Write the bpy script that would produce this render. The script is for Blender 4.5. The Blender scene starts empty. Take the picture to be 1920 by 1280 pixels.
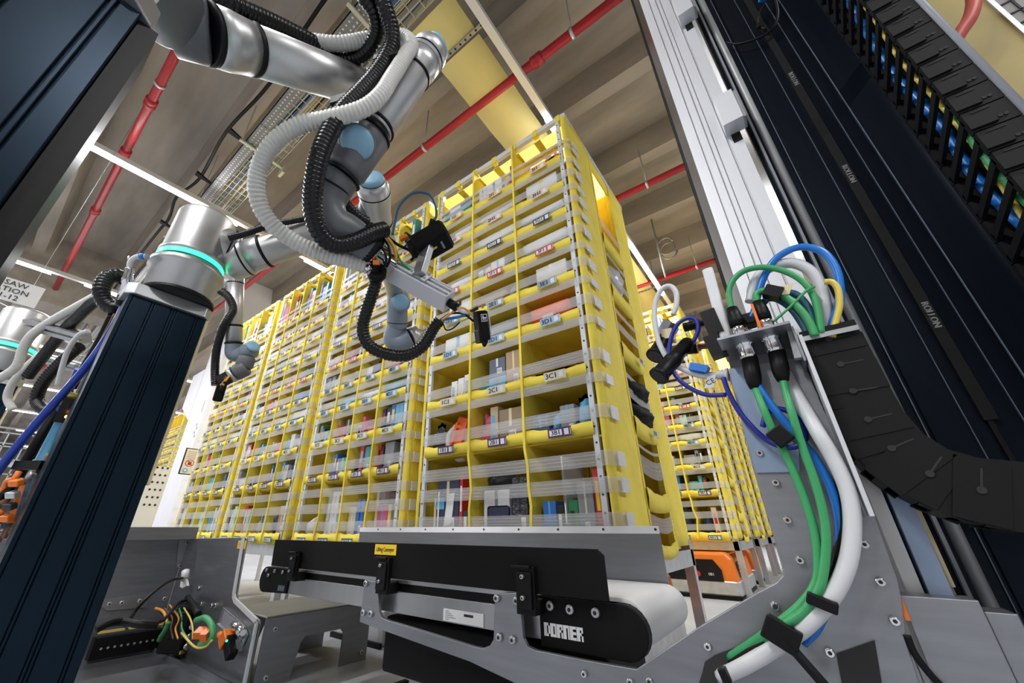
import bpy, bmesh, math, random
from mathutils import Vector, Matrix
random.seed(7)
scene = bpy.context.scene
COL = scene.collection
V = Vector
# ------------------------------------------------------------------ camera
H = 0.50                       # lens height above the hall floor
F, YAW, PIT, CX, CY = 722.5, -0.6594, 0.4535, 910.0, 640.0
cyw, syw, cpt, spt = math.cos(YAW), math.sin(YAW), math.cos(PIT), math.sin(PIT)
FW = V((syw*cpt, cyw*cpt, spt)); RT = V((cyw, -syw, 0)); UP = RT.cross(FW)
EYE = V((0, 0, H))
cam_data = bpy.data.cameras.new('camera'); cam = bpy.data.objects.new('camera', cam_data); COL.objects.link(cam)
cam_data.sensor_width = 36.0; cam_data.sensor_fit = 'HORIZONTAL'
cam_data.lens = F/1920*36; cam_data.shift_x = (960-CX)/1920; cam_data.clip_start = 0.02; cam_data.clip_end = 200
cam.matrix_world = Matrix(((RT.x, UP.x, -FW.x, 0), (RT.y, UP.y, -FW.y, 0), (RT.z, UP.z, -FW.z, H), (0, 0, 0, 1)))
scene.camera = cam
def ray(x, y): return FW*F + RT*(x-CX) - UP*(y-CY)
def at(x, y, d): return EYE + ray(x, y)*(d/F)                 # a measured image point at a known distance
def on_y(x, y, Y): r = ray(x, y); return EYE + r*(Y/r.y)       # ... on the plane y = Y
def on_x(x, y, X): r = ray(x, y); return EYE + r*(X/r.x)
def on_z(x, y, Z): r = ray(x, y); return EYE + r*((Z-H)/r.z)
# ------------------------------------------------------------------ materials
MATS = {}
def mat(name, color, rough=0.5, metal=0.0, emit=None, es=0.0, alpha=1.0, noise=0.0, nscale=20.0, bump=0.0, bscale=60.0, spec=0.5, stretch=None, aniso=0.0, trans=0.0):
    m = bpy.data.materials.new(name); m.use_nodes = True
    nt = m.node_tree; b = nt.nodes['Principled BSDF']
    b.inputs['Base Color'].default_value = (*color, 1); b.inputs['Roughness'].default_value = rough
    b.inputs['Metallic'].default_value = metal; b.inputs['Alpha'].default_value = alpha
    b.inputs['Specular IOR Level'].default_value = spec
    b.inputs['Transmission Weight'].default_value = trans
    if emit: b.inputs['Emission Color'].default_value = (*emit, 1); b.inputs['Emission Strength'].default_value = es
    if noise or bump:
        tc = nt.nodes.new('ShaderNodeTexCoord'); mp = nt.nodes.new('ShaderNodeMapping')
        nt.links.new(tc.outputs['Object'], mp.inputs['Vector'])
        if stretch: mp.inputs['Scale'].default_value = stretch
    if noise:
        n = nt.nodes.new('ShaderNodeTexNoise'); n.inputs['Scale'].default_value = nscale; n.inputs['Detail'].default_value = 5
        nt.links.new(mp.outputs['Vector'], n.inputs['Vector'])
        r = nt.nodes.new('ShaderNodeValToRGB')
        r.color_ramp.elements[0].position = 0.3; r.color_ramp.elements[1].position = 0.7
        r.color_ramp.elements[0].color = (*[c*(1-noise) for c in color], 1); r.color_ramp.elements[1].color = (*[min(1, c*(1+noise*0.6)) for c in color], 1)
        nt.links.new(n.outputs['Fac'], r.inputs['Fac']); nt.links.new(r.outputs['Color'], b.inputs['Base Color'])
    if bump:
        n2 = nt.nodes.new('ShaderNodeTexNoise'); n2.inputs['Scale'].default_value = bscale; n2.inputs['Detail'].default_value = 3
        nt.links.new(mp.outputs['Vector'], n2.inputs['Vector'])
        bp = nt.nodes.new('ShaderNodeBump'); bp.inputs['Strength'].default_value = bump; bp.inputs['Distance'].default_value = 0.01
        nt.links.new(n2.outputs['Fac'], bp.inputs['Height']); nt.links.new(bp.outputs['Normal'], b.inputs['Normal'])
    MATS[name] = m; return m
mat('concrete_ceiling', (0.355, 0.31, 0.255), 0.9, noise=0.34, nscale=3.2, bump=0.2, bscale=18, stretch=(0.22, 1, 1))
mat('concrete_floor', (0.42, 0.44, 0.48), 0.45, noise=0.12, nscale=3.0)
mat('wall_paint', (0.45, 0.42, 0.38), 0.8, noise=0.15, nscale=0.6)
mat('pillar_white', (0.80, 0.80, 0.83), 0.7, noise=0.04, nscale=3)
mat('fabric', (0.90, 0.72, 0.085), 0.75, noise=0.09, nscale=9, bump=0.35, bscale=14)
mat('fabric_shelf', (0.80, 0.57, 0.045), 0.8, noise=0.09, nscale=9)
mat('strap', (0.74, 0.74, 0.74), 0.4, alpha=0.37)
mat('strap_line', (0.8, 0.8, 0.79), 0.5, alpha=0.32)
mat('strap_pad', (0.74, 0.73, 0.72), 0.5, noise=0.06, nscale=30)
mat('rail_white', (0.72, 0.74, 0.76), 0.4, noise=0.05, nscale=15)
mat('zinc', (0.60, 0.61, 0.62), 0.42, metal=0.75, noise=0.12, nscale=20)
mat('hole', (0.02, 0.02, 0.02), 0.8)
mat('sheet', (0.31, 0.32, 0.345), 0.40, metal=0.85, noise=0.10, nscale=7, stretch=(1, 1, 9))
mat('sheet_brushed', (0.45, 0.455, 0.465), 0.34, metal=0.9, noise=0.07, nscale=30, stretch=(1, 1, 0.08))
mat('alu', (0.52, 0.53, 0.545), 0.36, metal=0.85, noise=0.05, nscale=12)
mat('alu_matte', (0.71, 0.72, 0.75), 0.5, metal=0.35)
mat('alu_pale', (0.70, 0.71, 0.74), 0.42, metal=0.4)
mat('chrome', (0.75, 0.75, 0.77), 0.14, metal=1.0)
mat('robot_silver', (0.56, 0.56, 0.56), 0.40, metal=0.85, noise=0.03, nscale=20)
mat('robot_grey', (0.125, 0.132, 0.145), 0.42, noise=0.04, nscale=15)
mat('robot_grey_light', (0.22, 0.26, 0.31), 0.45)
mat('robot_blue', (0.25, 0.46, 0.62), 0.42)
mat('anodised', (0.003, 0.005, 0.009), 0.30, metal=0.0, spec=0.2, noise=0.15, nscale=60, stretch=(1, 1, 0.05))
mat('anodised_face', (0.004, 0.010, 0.017), 0.30, metal=0.0, spec=0.30, noise=0.12, nscale=60, stretch=(1, 1, 0.05))
for _n, _c in (('anodised', (0.62, 0.78, 1.0, 1)), ('anodised_face', (0.45, 0.68, 1.0, 1))): MATS[_n].node_tree.nodes['Principled BSDF'].inputs['Specular Tint'].default_value = _c
m = mat('fabric_roof', (0.86, 0.66, 0.10), 0.8)
_nt = m.node_tree; _tr = _nt.nodes.new('ShaderNodeBsdfTranslucent'); _tr.inputs['Color'].default_value = (0.95, 0.78, 0.16, 1); _mx = _nt.nodes.new('ShaderNodeMixShader'); _mx.inputs['Fac'].default_value = 0.75
_nt.links.new(_nt.nodes['Principled BSDF'].outputs['BSDF'], _mx.inputs[1]); _nt.links.new(_tr.outputs['BSDF'], _mx.inputs[2]); _nt.links.new(_mx.outputs['Shader'], _nt.nodes['Material Output'].inputs['Surface'])
mat('black', (0.004, 0.004, 0.0045), 0.45, spec=0.22)
mat('black_shiny', (0.005, 0.005, 0.006), 0.22, spec=0.4)
mat('black_matte', (0.006, 0.006, 0.0065), 0.6, noise=0.1, nscale=40, spec=0.15)
mat('chain', (0.007, 0.007, 0.0075), 0.6, spec=0.2, noise=0.12, nscale=40)
mat('rubber', (0.005, 0.005, 0.006), 0.5, spec=0.25)
mat('hose_white', (0.66, 0.65, 0.61), 0.4)
mat('hose_black', (0.005, 0.005, 0.006), 0.28, spec=0.4)
mat('cable_white', (0.66, 0.66, 0.68), 0.4)
mat('cable_blue', (0.015, 0.18, 0.62), 0.3)
mat('cable_navy', (0.012, 0.020, 0.26), 0.35)
mat('tube_blue', (0.012, 0.045, 0.32), 0.3)
mat('cable_green', (0.045, 0.33, 0.115), 0.4)
mat('cable_teal', (0.015, 0.10, 0.16), 0.4)
mat('cable_yellow', (0.72, 0.55, 0.10), 0.4)
mat('cable_orange', (0.85, 0.36, 0.03), 0.4)
mat('orange', (0.85, 0.20, 0.02), 0.4)
mat('orange_panel', (0.78, 0.33, 0.08), 0.6)
mat('red_pipe', (0.46, 0.018, 0.025), 0.35, noise=0.08, nscale=8)
mat('red', (0.55, 0.02, 0.02), 0.45)
mat('pink_hose', (0.52, 0.10, 0.08), 0.45)
mat('lamp_on', (1, 1, 1), 0.5, emit=(1.0, 0.98, 1.0), es=16)
mat('lamp_body', (0.80, 0.79, 0.76), 0.5)
mat('green_glow', (0.1, 0.8, 0.5), 0.4, emit=(0.03, 1.0, 0.42), es=1.5)
mat('led_white', (0.7, 0.95, 0.85), 0.4, emit=(0.75, 1.0, 0.9), es=2.5)
mat('led_orange', (1, 0.5, 0.1), 0.4, emit=(1, 0.35, 0.05), es=6)
mat('belt_white', (0.82, 0.82, 0.83), 0.55)
mat('paper', (0.80, 0.80, 0.80), 0.7)
mat('label_yellow', (0.86, 0.58, 0.03), 0.6)
mat('ink', (0.015, 0.015, 0.02), 0.7)
mat('ink_faint', (0.28, 0.27, 0.26), 0.7)
mat('tape_cream', (0.74, 0.62, 0.38), 0.6)
mat('panel_yellow', (0.72, 0.64, 0.26), 0.55, noise=0.08, nscale=2)
mat('panel_ochre', (0.40, 0.31, 0.10), 0.6, noise=0.12, nscale=6)
mat('mesh_wire', (0.62, 0.62, 0.48), 0.45, metal=0.5)
mat('tray_metal', (0.36, 0.37, 0.37), 0.5, metal=0.6)
mat('copper', (0.75, 0.42, 0.22), 0.3, metal=1)
mat('clear', (0.80, 0.84, 0.84), 0.12, alpha=0.42)
mat('sheet_blue', (0.28, 0.36, 0.50), 0.4, metal=0.4)
for nm, c in dict(carton=(0.42, 0.28, 0.16), carton_dark=(0.28, 0.20, 0.13), white=(0.78, 0.78, 0.79), offwhite=(0.70, 0.68, 0.63), tan=(0.52, 0.40, 0.25), navy=(0.02, 0.03, 0.08), blue=(0.03, 0.16, 0.52), sky=(0.12, 0.42, 0.68), teal=(0.04, 0.30, 0.30), green=(0.02, 0.20, 0.07), red_item=(0.52, 0.03, 0.03), pink=(0.62, 0.12, 0.22), purple=(0.16, 0.05, 0.22), dark=(0.025, 0.025, 0.03), greyitem=(0.26, 0.27, 0.30), orangeitem=(0.86, 0.13, 0.02), lilac=(0.55, 0.52, 0.62), mint=(0.40, 0.62, 0.52), black_item=(0.010, 0.010, 0.012), brown=(0.20, 0.09, 0.04), cream=(0.68, 0.60, 0.45), slate=(0.10, 0.13, 0.18)).items():
    mat(nm, c, 0.5)
mat('film', (0.72, 0.74, 0.78), 0.2, alpha=0.8, bump=0.6, bscale=30)
mat('foil_dark', (0.04, 0.045, 0.06), 0.18, noise=0.5, nscale=40, bump=1.0, bscale=60)
mat('foil_silver', (0.6, 0.6, 0.62), 0.2, metal=0.9, bump=1.0, bscale=60)
LBL = {'A': (0.04, 0.16, 0.14), 'B': (0.075, 0.02, 0.12), 'C': (0.70, 0.66, 0.55), 'D': (0.33, 0.48, 0.66), 'E': (0.30, 0.37, 0.43), 'F': (0.58, 0.05, 0.05), 'G': (0.018, 0.022, 0.06), 'H': (0.72, 0.55, 0.50), 'I': (0.80, 0.52, 0.34), 'J': (0.80, 0.52, 0.34)}
for k, c in LBL.items(): mat('sticker_'+k, c, 0.5)
# ------------------------------------------------------------------ mesh builder
def frame_of(d, hint=None):
    d = V(d).normalized(); h = V(hint) if hint is not None else V((0, 0, 1))
    if abs(d.dot(h.normalized())) > 0.97: h = V((1, 0, 0)) if abs(d.x) < 0.9 else V((0, 1, 0))
    x = h.cross(d).normalized(); y = d.cross(x).normalized()
    return x, y, d
def smooth_path(pts, n=6):
    P = [V(p) for p in pts]
    if len(P) < 3: return P
    out = []
    for i in range(len(P)-1):
        p0 = P[i-1] if i > 0 else P[0]*2-P[1]; p1 = P[i]; p2 = P[i+1]; p3 = P[i+2] if i+2 < len(P) else P[-1]*2-P[-2]
        for k in range(n):
            t = k/n
            out.append(0.5*((2*p1)+(p2-p0)*t+(2*p0-5*p1+4*p2-p3)*t*t+(3*p1-p0-3*p2+p3)*t**3))
    out.append(P[-1]); return out
def resample(P, step):
    out = [P[0].copy()]; acc = 0.0
    for a, b in zip(P, P[1:]):
        L = (b-a).length
        if L < 1e-9: continue
        t = step-acc
        while t <= L:
            out.append(a.lerp(b, t/L)); t += step
        acc = L-(t-step)
    if (out[-1]-P[-1]).length > step*0.3: out.append(P[-1].copy())
    return out
class MB:
    def __init__(s): s.v = []; s.f = []; s.m = []; s.sm = []
    def add(s, vs, fs, mi=0, smooth=False):
        o = len(s.v); s.v.extend([tuple(v) for v in vs])
        for f in fs: s.f.append([i+o for i in f]); s.m.append(mi); s.sm.append(smooth)
        return s
    def box(s, a, b, mi=0):
        (x0, y0, z0), (x1, y1, z1) = a, b
        vs = [(x0, y0, z0), (x1, y0, z0), (x1, y1, z0), (x0, y1, z0), (x0, y0, z1), (x1, y0, z1), (x1, y1, z1), (x0, y1, z1)]
        return s.add(vs, [(0, 3, 2, 1), (4, 5, 6, 7), (0, 1, 5, 4), (1, 2, 6, 5), (2, 3, 7, 6), (3, 0, 4, 7)], mi)
    def obox(s, c, ax, ay, az, sx, sy, sz, mi=0):          # oriented box, full sizes along unit axes
        c = V(c); ax, ay, az = V(ax)*sx/2, V(ay)*sy/2, V(az)*sz/2
        vs = [c+ax*i+ay*j+az*k for k in (-1, 1) for i, j in ((-1, -1), (1, -1), (1, 1), (-1, 1))]
        return s.add(vs, [(0, 3, 2, 1), (4, 5, 6, 7), (0, 1, 5, 4), (1, 2, 6, 5), (2, 3, 7, 6), (3, 0, 4, 7)], mi)
    def beam(s, p0, p1, w, h, mi=0, hint=None):            # rectangular bar between two points
        p0, p1 = V(p0), V(p1); x, y, d = frame_of(p1-p0, hint)
        return s.obox((p0+p1)/2, x, y, d, w, h, (p1-p0).length, mi)
    def rbox(s, c, ax, ay, az, sx, sy, sz, r, mi=0, n=4):  # box with rounded corners across ax/ay, chamfered ends along az
        c = V(c); ax, ay, az = V(ax), V(ay), V(az); ring = []
        for qx, qy, a0 in ((1, 1, 0), (-1, 1, 90), (-1, -1, 180), (1, -1, 270)):
            for k in range(n+1):
                a = math.radians(a0+90*k/n); ring.append((qx*(sx/2-r)+r*math.cos(a), qy*(sy/2-r)+r*math.sin(a)))
        N = len(ring); vs = []; e = r*0.5
        for z, kx in ((-sz/2, 1-2*e/max(sx, sy)), (-sz/2+e, 1), (sz/2-e, 1), (sz/2, 1-2*e/max(sx, sy))):
            vs += [c+ax*(x*kx)+ay*(y*kx)+az*z for x, y in ring]
        fs = [tuple(range(N-1, -1, -1)), tuple(range(3*N, 4*N))]
        for L in range(3):
            for i in range(N): fs.append((L*N+i, L*N+(i+1) % N, (L+1)*N+(i+1) % N, (L+1)*N+i))
        return s.add(vs, fs, mi)
    def poly(s, pts, normal, t, mi=0):                      # flat outline given thickness
        n = V(normal).normalized()*t; N = len(pts); P = [V(p) for p in pts]
        vs = P+[p+n for p in P]
        fs = [tuple(range(N-1, -1, -1)), tuple(range(N, 2*N))]+[(i, (i+1) % N, N+(i+1) % N, N+i) for i in range(N)]
        return s.add(vs, fs, mi)
    def cyl(s, p0, p1, r0, r1=None, seg=20, mi=0, caps=True, smooth=True):
        r1 = r0 if r1 is None else r1
        return s.lathe(p0, p1, [(0, r0), (1, r1)], seg, mi, caps, smooth)
    def lathe(s, p0, p1, prof, seg=24, mi=0, caps=True, smooth=True, rel=True):
        p0, p1 = V(p0), V(p1); x, y, d = frame_of(p1-p0); L = (p1-p0).length if rel else 1.0
        vs = []
        for t, r in prof:
            for i in range(seg):
                a = 2*math.pi*i/seg; vs.append(p0+d*(t*L)+x*(r*math.cos(a))+y*(r*math.sin(a)))
        fs = []
        for k in range(len(prof)-1):
            for i in range(seg): fs.append((k*seg+i, k*seg+(i+1) % seg, (k+1)*seg+(i+1) % seg, (k+1)*seg+i))
        s.add(vs, fs, mi, smooth)
        if caps:
            o = len(s.v)-len(vs)
            s.f.append([o+i for i in range(seg-1, -1, -1)]); s.m.append(mi); s.sm.append(False)
            k = (len(prof)-1)*seg; s.f.append([o+k+i for i in range(seg)]); s.m.append(mi); s.sm.append(False)
        return s
    def tube(s, pts, r, seg=10, mi=0, n=6, ridged=0.0, step=None, radii=None, smooth=True):
        P = smooth_path(pts, n)
        if ridged: P = resample(P, step/4)
        N = len(P); x = None; vs = []
        for i, p in enumerate(P):
            d = (P[min(i+1, N-1)]-P[max(i-1, 0)]).normalized()
            if x is None: x, y, _ = frame_of(d)
            else:
                x = x-d*x.dot(d)
                x = x.normalized() if x.length > 1e-6 else frame_of(d)[0]
                y = d.cross(x)
            rr = r
            if radii: rr = radii[0]+(radii[1]-radii[0])*i/(N-1)
            if ridged: rr *= (1-1.5*ridged, 1+0.75*ridged, 1+ridged, 1+0.75*ridged)[i % 4]
            for k in range(seg):
                a = 2*math.pi*k/seg; vs.append(p+x*(rr*math.cos(a))+y*(rr*math.sin(a)))
        fs = [(i*seg+k, i*seg+(k+1) % seg, (i+1)*seg+(k+1) % seg, (i+1)*seg+k) for i in range(N-1) for k in range(seg)]
        s.add(vs, fs, mi, smooth and not ridged or bool(ridged and smooth))
        o = len(s.v)-len(vs)
        s.f.append([o+k for k in range(seg-1, -1, -1)]); s.m.append(mi); s.sm.append(False)
        s.f.append([o+(N-1)*seg+k for k in range(seg)]); s.m.append(mi); s.sm.append(False)
        return s
    def ball(s, c, r, seg=14, rings=8, mi=0, sx=1, sy=1, sz=1):
        c = V(c); vs = []; fs = []
        for i in range(rings+1):
            t = math.pi*i/rings
            for k in range(seg):
                a = 2*math.pi*k/seg; vs.append(c+V((sx*r*math.sin(t)*math.cos(a), sy*r*math.sin(t)*math.sin(a), sz*r*math.cos(t))))
        for i in range(rings):
            for k in range(seg): fs.append((i*seg+k, (i+1)*seg+k, (i+1)*seg+(k+1) % seg, i*seg+(k+1) % seg))
        return s.add(vs, fs, mi, True)
    def quad(s, a, b, c, d, mi=0): return s.add([a, b, c, d], [(0, 1, 2, 3)], mi)
    def mesh(s, name, mats, bevel=0.0):
        me = bpy.data.meshes.new(name); me.from_pydata(s.v, [], s.f)
        for m in ([mats] if isinstance(mats, str) else mats): me.materials.append(MATS[m])
        me.polygons.foreach_set('material_index', s.m); me.polygons.foreach_set('use_smooth', s.sm); me.update()
        return me
    def build(s, name, mats, parent=None, bevel=0.0, label=None):
        o = bpy.data.objects.new(name, s.mesh(name, mats)); COL.objects.link(o)
        if parent is not None:
            o.parent = parent; o.matrix_parent_inverse = parent.matrix_basis.inverted()
        if bevel:
            md = o.modifiers.new('bevel', 'BEVEL'); md.width = bevel; md.segments = 2; md.limit_method = 'ANGLE'; md.angle_limit = math.radians(40)
        if label: o['label'] = label
        return o
def tag(o, label, cat, group=None, kind=None):
    o['label'] = label; o['category'] = cat
    if group: o['group'] = group
    if kind: o['kind'] = kind
    return o
def struct(o): o['kind'] = 'structure'; return o
def thing(name, label, cat, loc=(0, 0, 0), group=None):
    o = bpy.data.objects.new(name, None); COL.objects.link(o); o.empty_display_size = 0.1
    o.location = loc; o.matrix_world = Matrix.Translation(V(loc)); return tag(o, label, cat, group)
TXT = {}
def text_mesh(body, size=1.0, spacing=1.0):
    key = (body, size)
    if key not in TXT:
        cu = bpy.data.curves.new('text', 'FONT'); cu.body = body; cu.size = size; cu.align_x = 'CENTER'; cu.align_y = 'CENTER'; cu.resolution_u = 2
        ob = bpy.data.objects.new('text', cu); COL.objects.link(ob)
        dg = bpy.context.evaluated_depsgraph_get(); me = bpy.data.meshes.new_from_object(ob.evaluated_get(dg))
        TXT[key] = ([tuple(v.co) for v in me.vertices], [tuple(p.vertices) for p in me.polygons])
        bpy.data.objects.remove(ob); bpy.data.curves.remove(cu); bpy.data.meshes.remove(me)
    return TXT[key]
def add_text(mb, body, c, ax, ay, size, mi, bold=0.0, sx=1.0):       # lettering laid on a surface
    vs, fs = text_mesh(body); ax, ay, c = V(ax), V(ay), V(c)
    mb.add([c+ax*(x*size*sx)+ay*(y*size) for x, y, z in vs], fs, mi)
    if bold:
        for dx in (-bold, bold): mb.add([c+ax*(x*size*sx+dx)+ay*(y*size) for x, y, z in vs], fs, mi)
# ------------------------------------------------------------------ hall
ZS, ZR = 4.62, 4.30            # slab underside, rib underside
XW0, XW1, YW0, YW1 = -34.0, 7.0, -7.0, 24.0
b = MB(); b.box((XW0, YW0, -0.1), (XW1, YW1, 0)); struct(b.build('floor', 'concrete_floor'))
b = MB(); b.box((XW0, YW0, ZS), (XW1, YW1, ZS+0.15))
k = -7
while k < 24:
    y0 = k+0.45
    vs = [(x, y, z) for x in (XW0, XW1) for y, z in ((y0-0.05, ZS), (y0, ZR), (y0+0.14, ZR), (y0+0.2, ZS))]
    b.add(vs, [(0, 1, 5, 4), (1, 2, 6, 5), (2, 3, 7, 6)]); k += 1
struct(b.build('ceiling', 'concrete_ceiling'))
b = MB(); b.box((XW0, YW1, 0), (XW1, YW1+0.2, ZS)); struct(b.build('wall_back', 'wall_paint'))
b = MB(); b.box((XW0-0.2, YW0, 0), (XW0, YW1, ZS)); struct(b.build('wall_left', 'wall_paint'))
b = MB(); b.box((XW1, YW0, 0), (XW1+0.2, YW1, ZS)); struct(b.build('wall_right', 'wall_paint'))
b = MB(); b.box((XW0, YW0-0.2, 0), (XW1, YW0, ZS)); struct(b.build('wall_front', 'wall_paint'))

# red sprinkler pipes run along the ribs
def pipe(y, x0, x1, r, label, cups, hang, z=3.80):
    t = thing('sprinkler_pipe', label, 'pipe', (x0, y, z), 'red sprinkler pipes under the ceiling')
    MB().cyl((x0, y, z), (x1, y, z), r, seg=14).build('pipe_run', 'red_pipe', t)
    for x in cups: MB().lathe((x-0.05, y, z), (x+0.05, y, z), [(0, r*1.05), (0.05, r*1.35), (0.45, r*1.35), (0.5, r*1.15), (0.55, r*1.35), (0.95, r*1.35), (1, r*1.05)], 14).build('coupling', 'red_pipe', t)
    for x in hang:
        q = MB(); q.lathe((x-0.012, y, z), (x+0.012, y, z), [(0, r*1.25), (1, r*1.25)], 14); q.cyl((x, y, z+r), (x, y, ZR+0.05), 0.006, seg=6)
        q.build('pipe_hanger', 'zinc', t)
pipe(1.63, -16, 5, 0.035, 'red sprinkler pipe crossing above the nearest robot arm and yellow panel', (-0.75, -3.6), (-0.45, -2.0, -4.5))
pipe(3.39, -16, 5, 0.035, 'red sprinkler pipe behind the top of the nearest yellow pod', (-2.0,), (-0.45, 1.5))
pipe(5.27, -16, 5, 0.035, 'farthest red sprinkler pipe, beside the hanging cable loop', (-1.6,), (-0.35, 1.5))
pipe(-0.12, -8.2, 1.5, 0.033, 'red sprinkler pipe at the left ending in the concrete wall beam', (-3.55, -4.35, -5.6), (-3.3,))

# downstand beam where the left-hand pipe ends
b = MB(); b.box((-8.6, -4.2, 3.55), (-8.2, 0.95, ZS)); struct(b.build('trim_1', 'concrete_ceiling'))

# light lines
def light_line(x, y0, y1, lit, label, z=3.60, w=0.055, lamps=True, extra=()):
    t = thing('light_line', label, 'light', (x, y0, z), 'ceiling light lines')
    q = MB(); q.box((x-w/2, y0, z), (x+w/2, y1, z+0.05)); q.build('trunking', 'lamp_body', t)
    for a, c in lit:
        MB().box((x-w*0.42, a, z-0.028), (x+w*0.42, c, z-0.001)).build('led_diffuser', 'lamp_on', t)
    y = math.ceil(y0)+0.52
    while y < y1:
        MB().cyl((x, y, z+0.05), (x, y, ZR), 0.003, seg=5).build('suspension_wire', 'zinc', t); y += 3
    for a, c in list(lit)+list(extra):
        L = bpy.data.lights.new('led', 'AREA'); L.shape = 'RECTANGLE'; L.size = 0.08; L.size_y = c-a; L.energy = POWER*(c-a); L.color = (0.97, 0.98, 1.0)
        o = bpy.data.objects.new('led', L); COL.objects.link(o); o.location = (x, (a+c)/2, z-0.035)
POWER = 26.0
light_line(-0.865, -6, 23, [(-4.6, -3.2), (-2.3, -0.9), (1.96, 3.1), (3.97, 5.35), (6.6, 8.1), (9.4, 10.9), (13, 15)], 'light line directly above the nearest yellow pod, with bright lit ends')
light_line(-4.24, -6, 23, [(-3.6, -2.2), (-0.33, 0.92), (1.72, 3.2), (4.4, 5.8), (7, 8.4), (11, 13)], 'light line crossing the red pipe beside the wire cable tray at upper left')
light_line(-7.2, -6, 1.62, [(-4.2, -2.6), (-0.6, -0.21), (0.12, 0.75)], 'light line above the white hanging sign at far left')
light_line(2.5, -6, 23, [(-3.5, -2), (-0.6, 0.9), (2.6, 4.1), (6, 7.5), (11, 13)], 'light line to the right of the black machine column')
for i, x in enumerate((-10.6, -14.0, -17.4, -21.0, -25)):
    light_line(x, -6, 14, [(-4, -2.4), (-0.9+i*0.5, 0.5+i*0.5), (2.2+i*0.3, 3.8+i*0.3), (6, 7.6)], ['short bright light line behind the white pillar, nearest', 'second light line beyond the white pillar', 'third light line beyond the white pillar', 'fourth light line beyond the white pillar', 'most distant light line in the hall'][i])

# wire cable tray along x
t = thing('cable_tray', 'grey perforated tray and wire basket full of cables under the ceiling', 'cable tray', (-10, 0.56, 3.72))
m = mat('perforated', (0.42, 0.43, 0.43), 0.5, metal=0.6)
nt = m.node_tree; tc = nt.nodes.new('ShaderNodeTexCoord'); vo = nt.nodes.new('ShaderNodeTexVoronoi'); vo.inputs['Scale'].default_value = 26; vo.inputs['Randomness'].default_value = 0
rp = nt.nodes.new('ShaderNodeValToRGB'); rp.color_ramp.interpolation = 'CONSTANT'
rp.color_ramp.elements[0].color = (0.75, 0.74, 0.70, 1); rp.color_ramp.elements[1].position = 0.27; rp.color_ramp.elements[1].color = (0.25, 0.255, 0.26, 1)
nt.links.new(tc.outputs['Object'], vo.inputs['Vector']); nt.links.new(vo.outputs['Distance'], rp.inputs['Fac']); nt.links.new(rp.outputs['Color'], nt.nodes['Principled BSDF'].inputs['Base Color'])
q = MB()
for x in range(-12, 3): q.box((x*1.0+0.004, 0.545, 3.80), (x*1.0+0.996, 0.63, 3.815)); q.box((x*1.0, 0.545, 3.80), (x*1.0+0.996, 0.55, 3.87))
q.build('perforated_channel', 'perforated', t)
q = MB()
x = -12.0
while x < 3:
    q.beam((x, 0.63, 3.80), (x, 0.86, 3.80), 0.005, 0.005); q.beam((x, 0.63, 3.80), (x, 0.63, 3.87), 0.005, 0.005); q.beam((x, 0.86, 3.80), (x, 0.86, 3.87), 0.005, 0.005); x += 0.1
for y, z in ((0.635, 3.87), (0.635, 3.835), (0.67, 3.80), (0.715, 3.80), (0.76, 3.80), (0.805, 3.80), (0.86, 3.80), (0.86, 3.835), (0.86, 3.87)): q.beam((-12, y, z), (3, y, z), 0.005, 0.005)
q.build('wire_basket', 'mesh_wire', t)
for i in range(9):
    y = 0.66+0.022*i; q = MB(); q.tube([(-12+1.5*j, y+random.uniform(-.03, .03), 3.815+random.uniform(0, .02)) for j in range(11)], 0.006, 5, n=2)
    q.build('tray_cable', ['cable_white', 'cable_teal', 'black', 'cable_blue', 'cable_white', 'panel_yellow', 'black', 'cable_white', 'cable_teal'][i], t)
for x in (-5.45, -3.3, -1.6, 0.2):
    q = MB(); q.beam((x, 0.50, 3.785), (x, 0.92, 3.785), 0.03, 0.02); q.cyl((x, 0.52, 3.785), (x, 0.52, ZR), 0.006, seg=6)
    q.box((x-0.05, 0.90, 3.70), (x+0.05, 0.925, 3.80)); q.build('tray_bracket', 'mesh_wire', t)
# dark cable clipped beside it
t = thing('ceiling_cable', 'dark cable in clips running along the perforated cable tray', 'cable', (-10, 0.44, 3.86))
MB().tube([(-11, 0.43, 3.86), (-6, 0.44, 3.86), (-5.2, 0.45, 3.86), (-4.7, 0.39, 3.86), (-4.2, 0.45, 3.86), (-3.4, 0.40, 3.86), (-2.6, 0.44, 3.86), (-1.5, 0.40, 3.86), (2, 0.42, 3.86)], 0.014, 6).build('cable_run', 'black', t)
for x in (-5.3, -4.15, -3.35, -2.35, -1.5): MB().add([(x-.03, 0.40, 3.875), (x+.03, 0.40, 3.875), (x+.015, 0.55, 3.84), (x-.015, 0.55, 3.84), (x-.03, 0.40, 3.85), (x+.03, 0.40, 3.85), (x+.015, 0.55, 3.83), (x-.015, 0.55, 3.83)], [(0, 1, 2, 3), (7, 6, 5, 4), (0, 4, 5, 1), (1, 5, 6, 2), (2, 6, 7, 3), (3, 7, 4, 0)]).build('clip', 'black', t)

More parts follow.
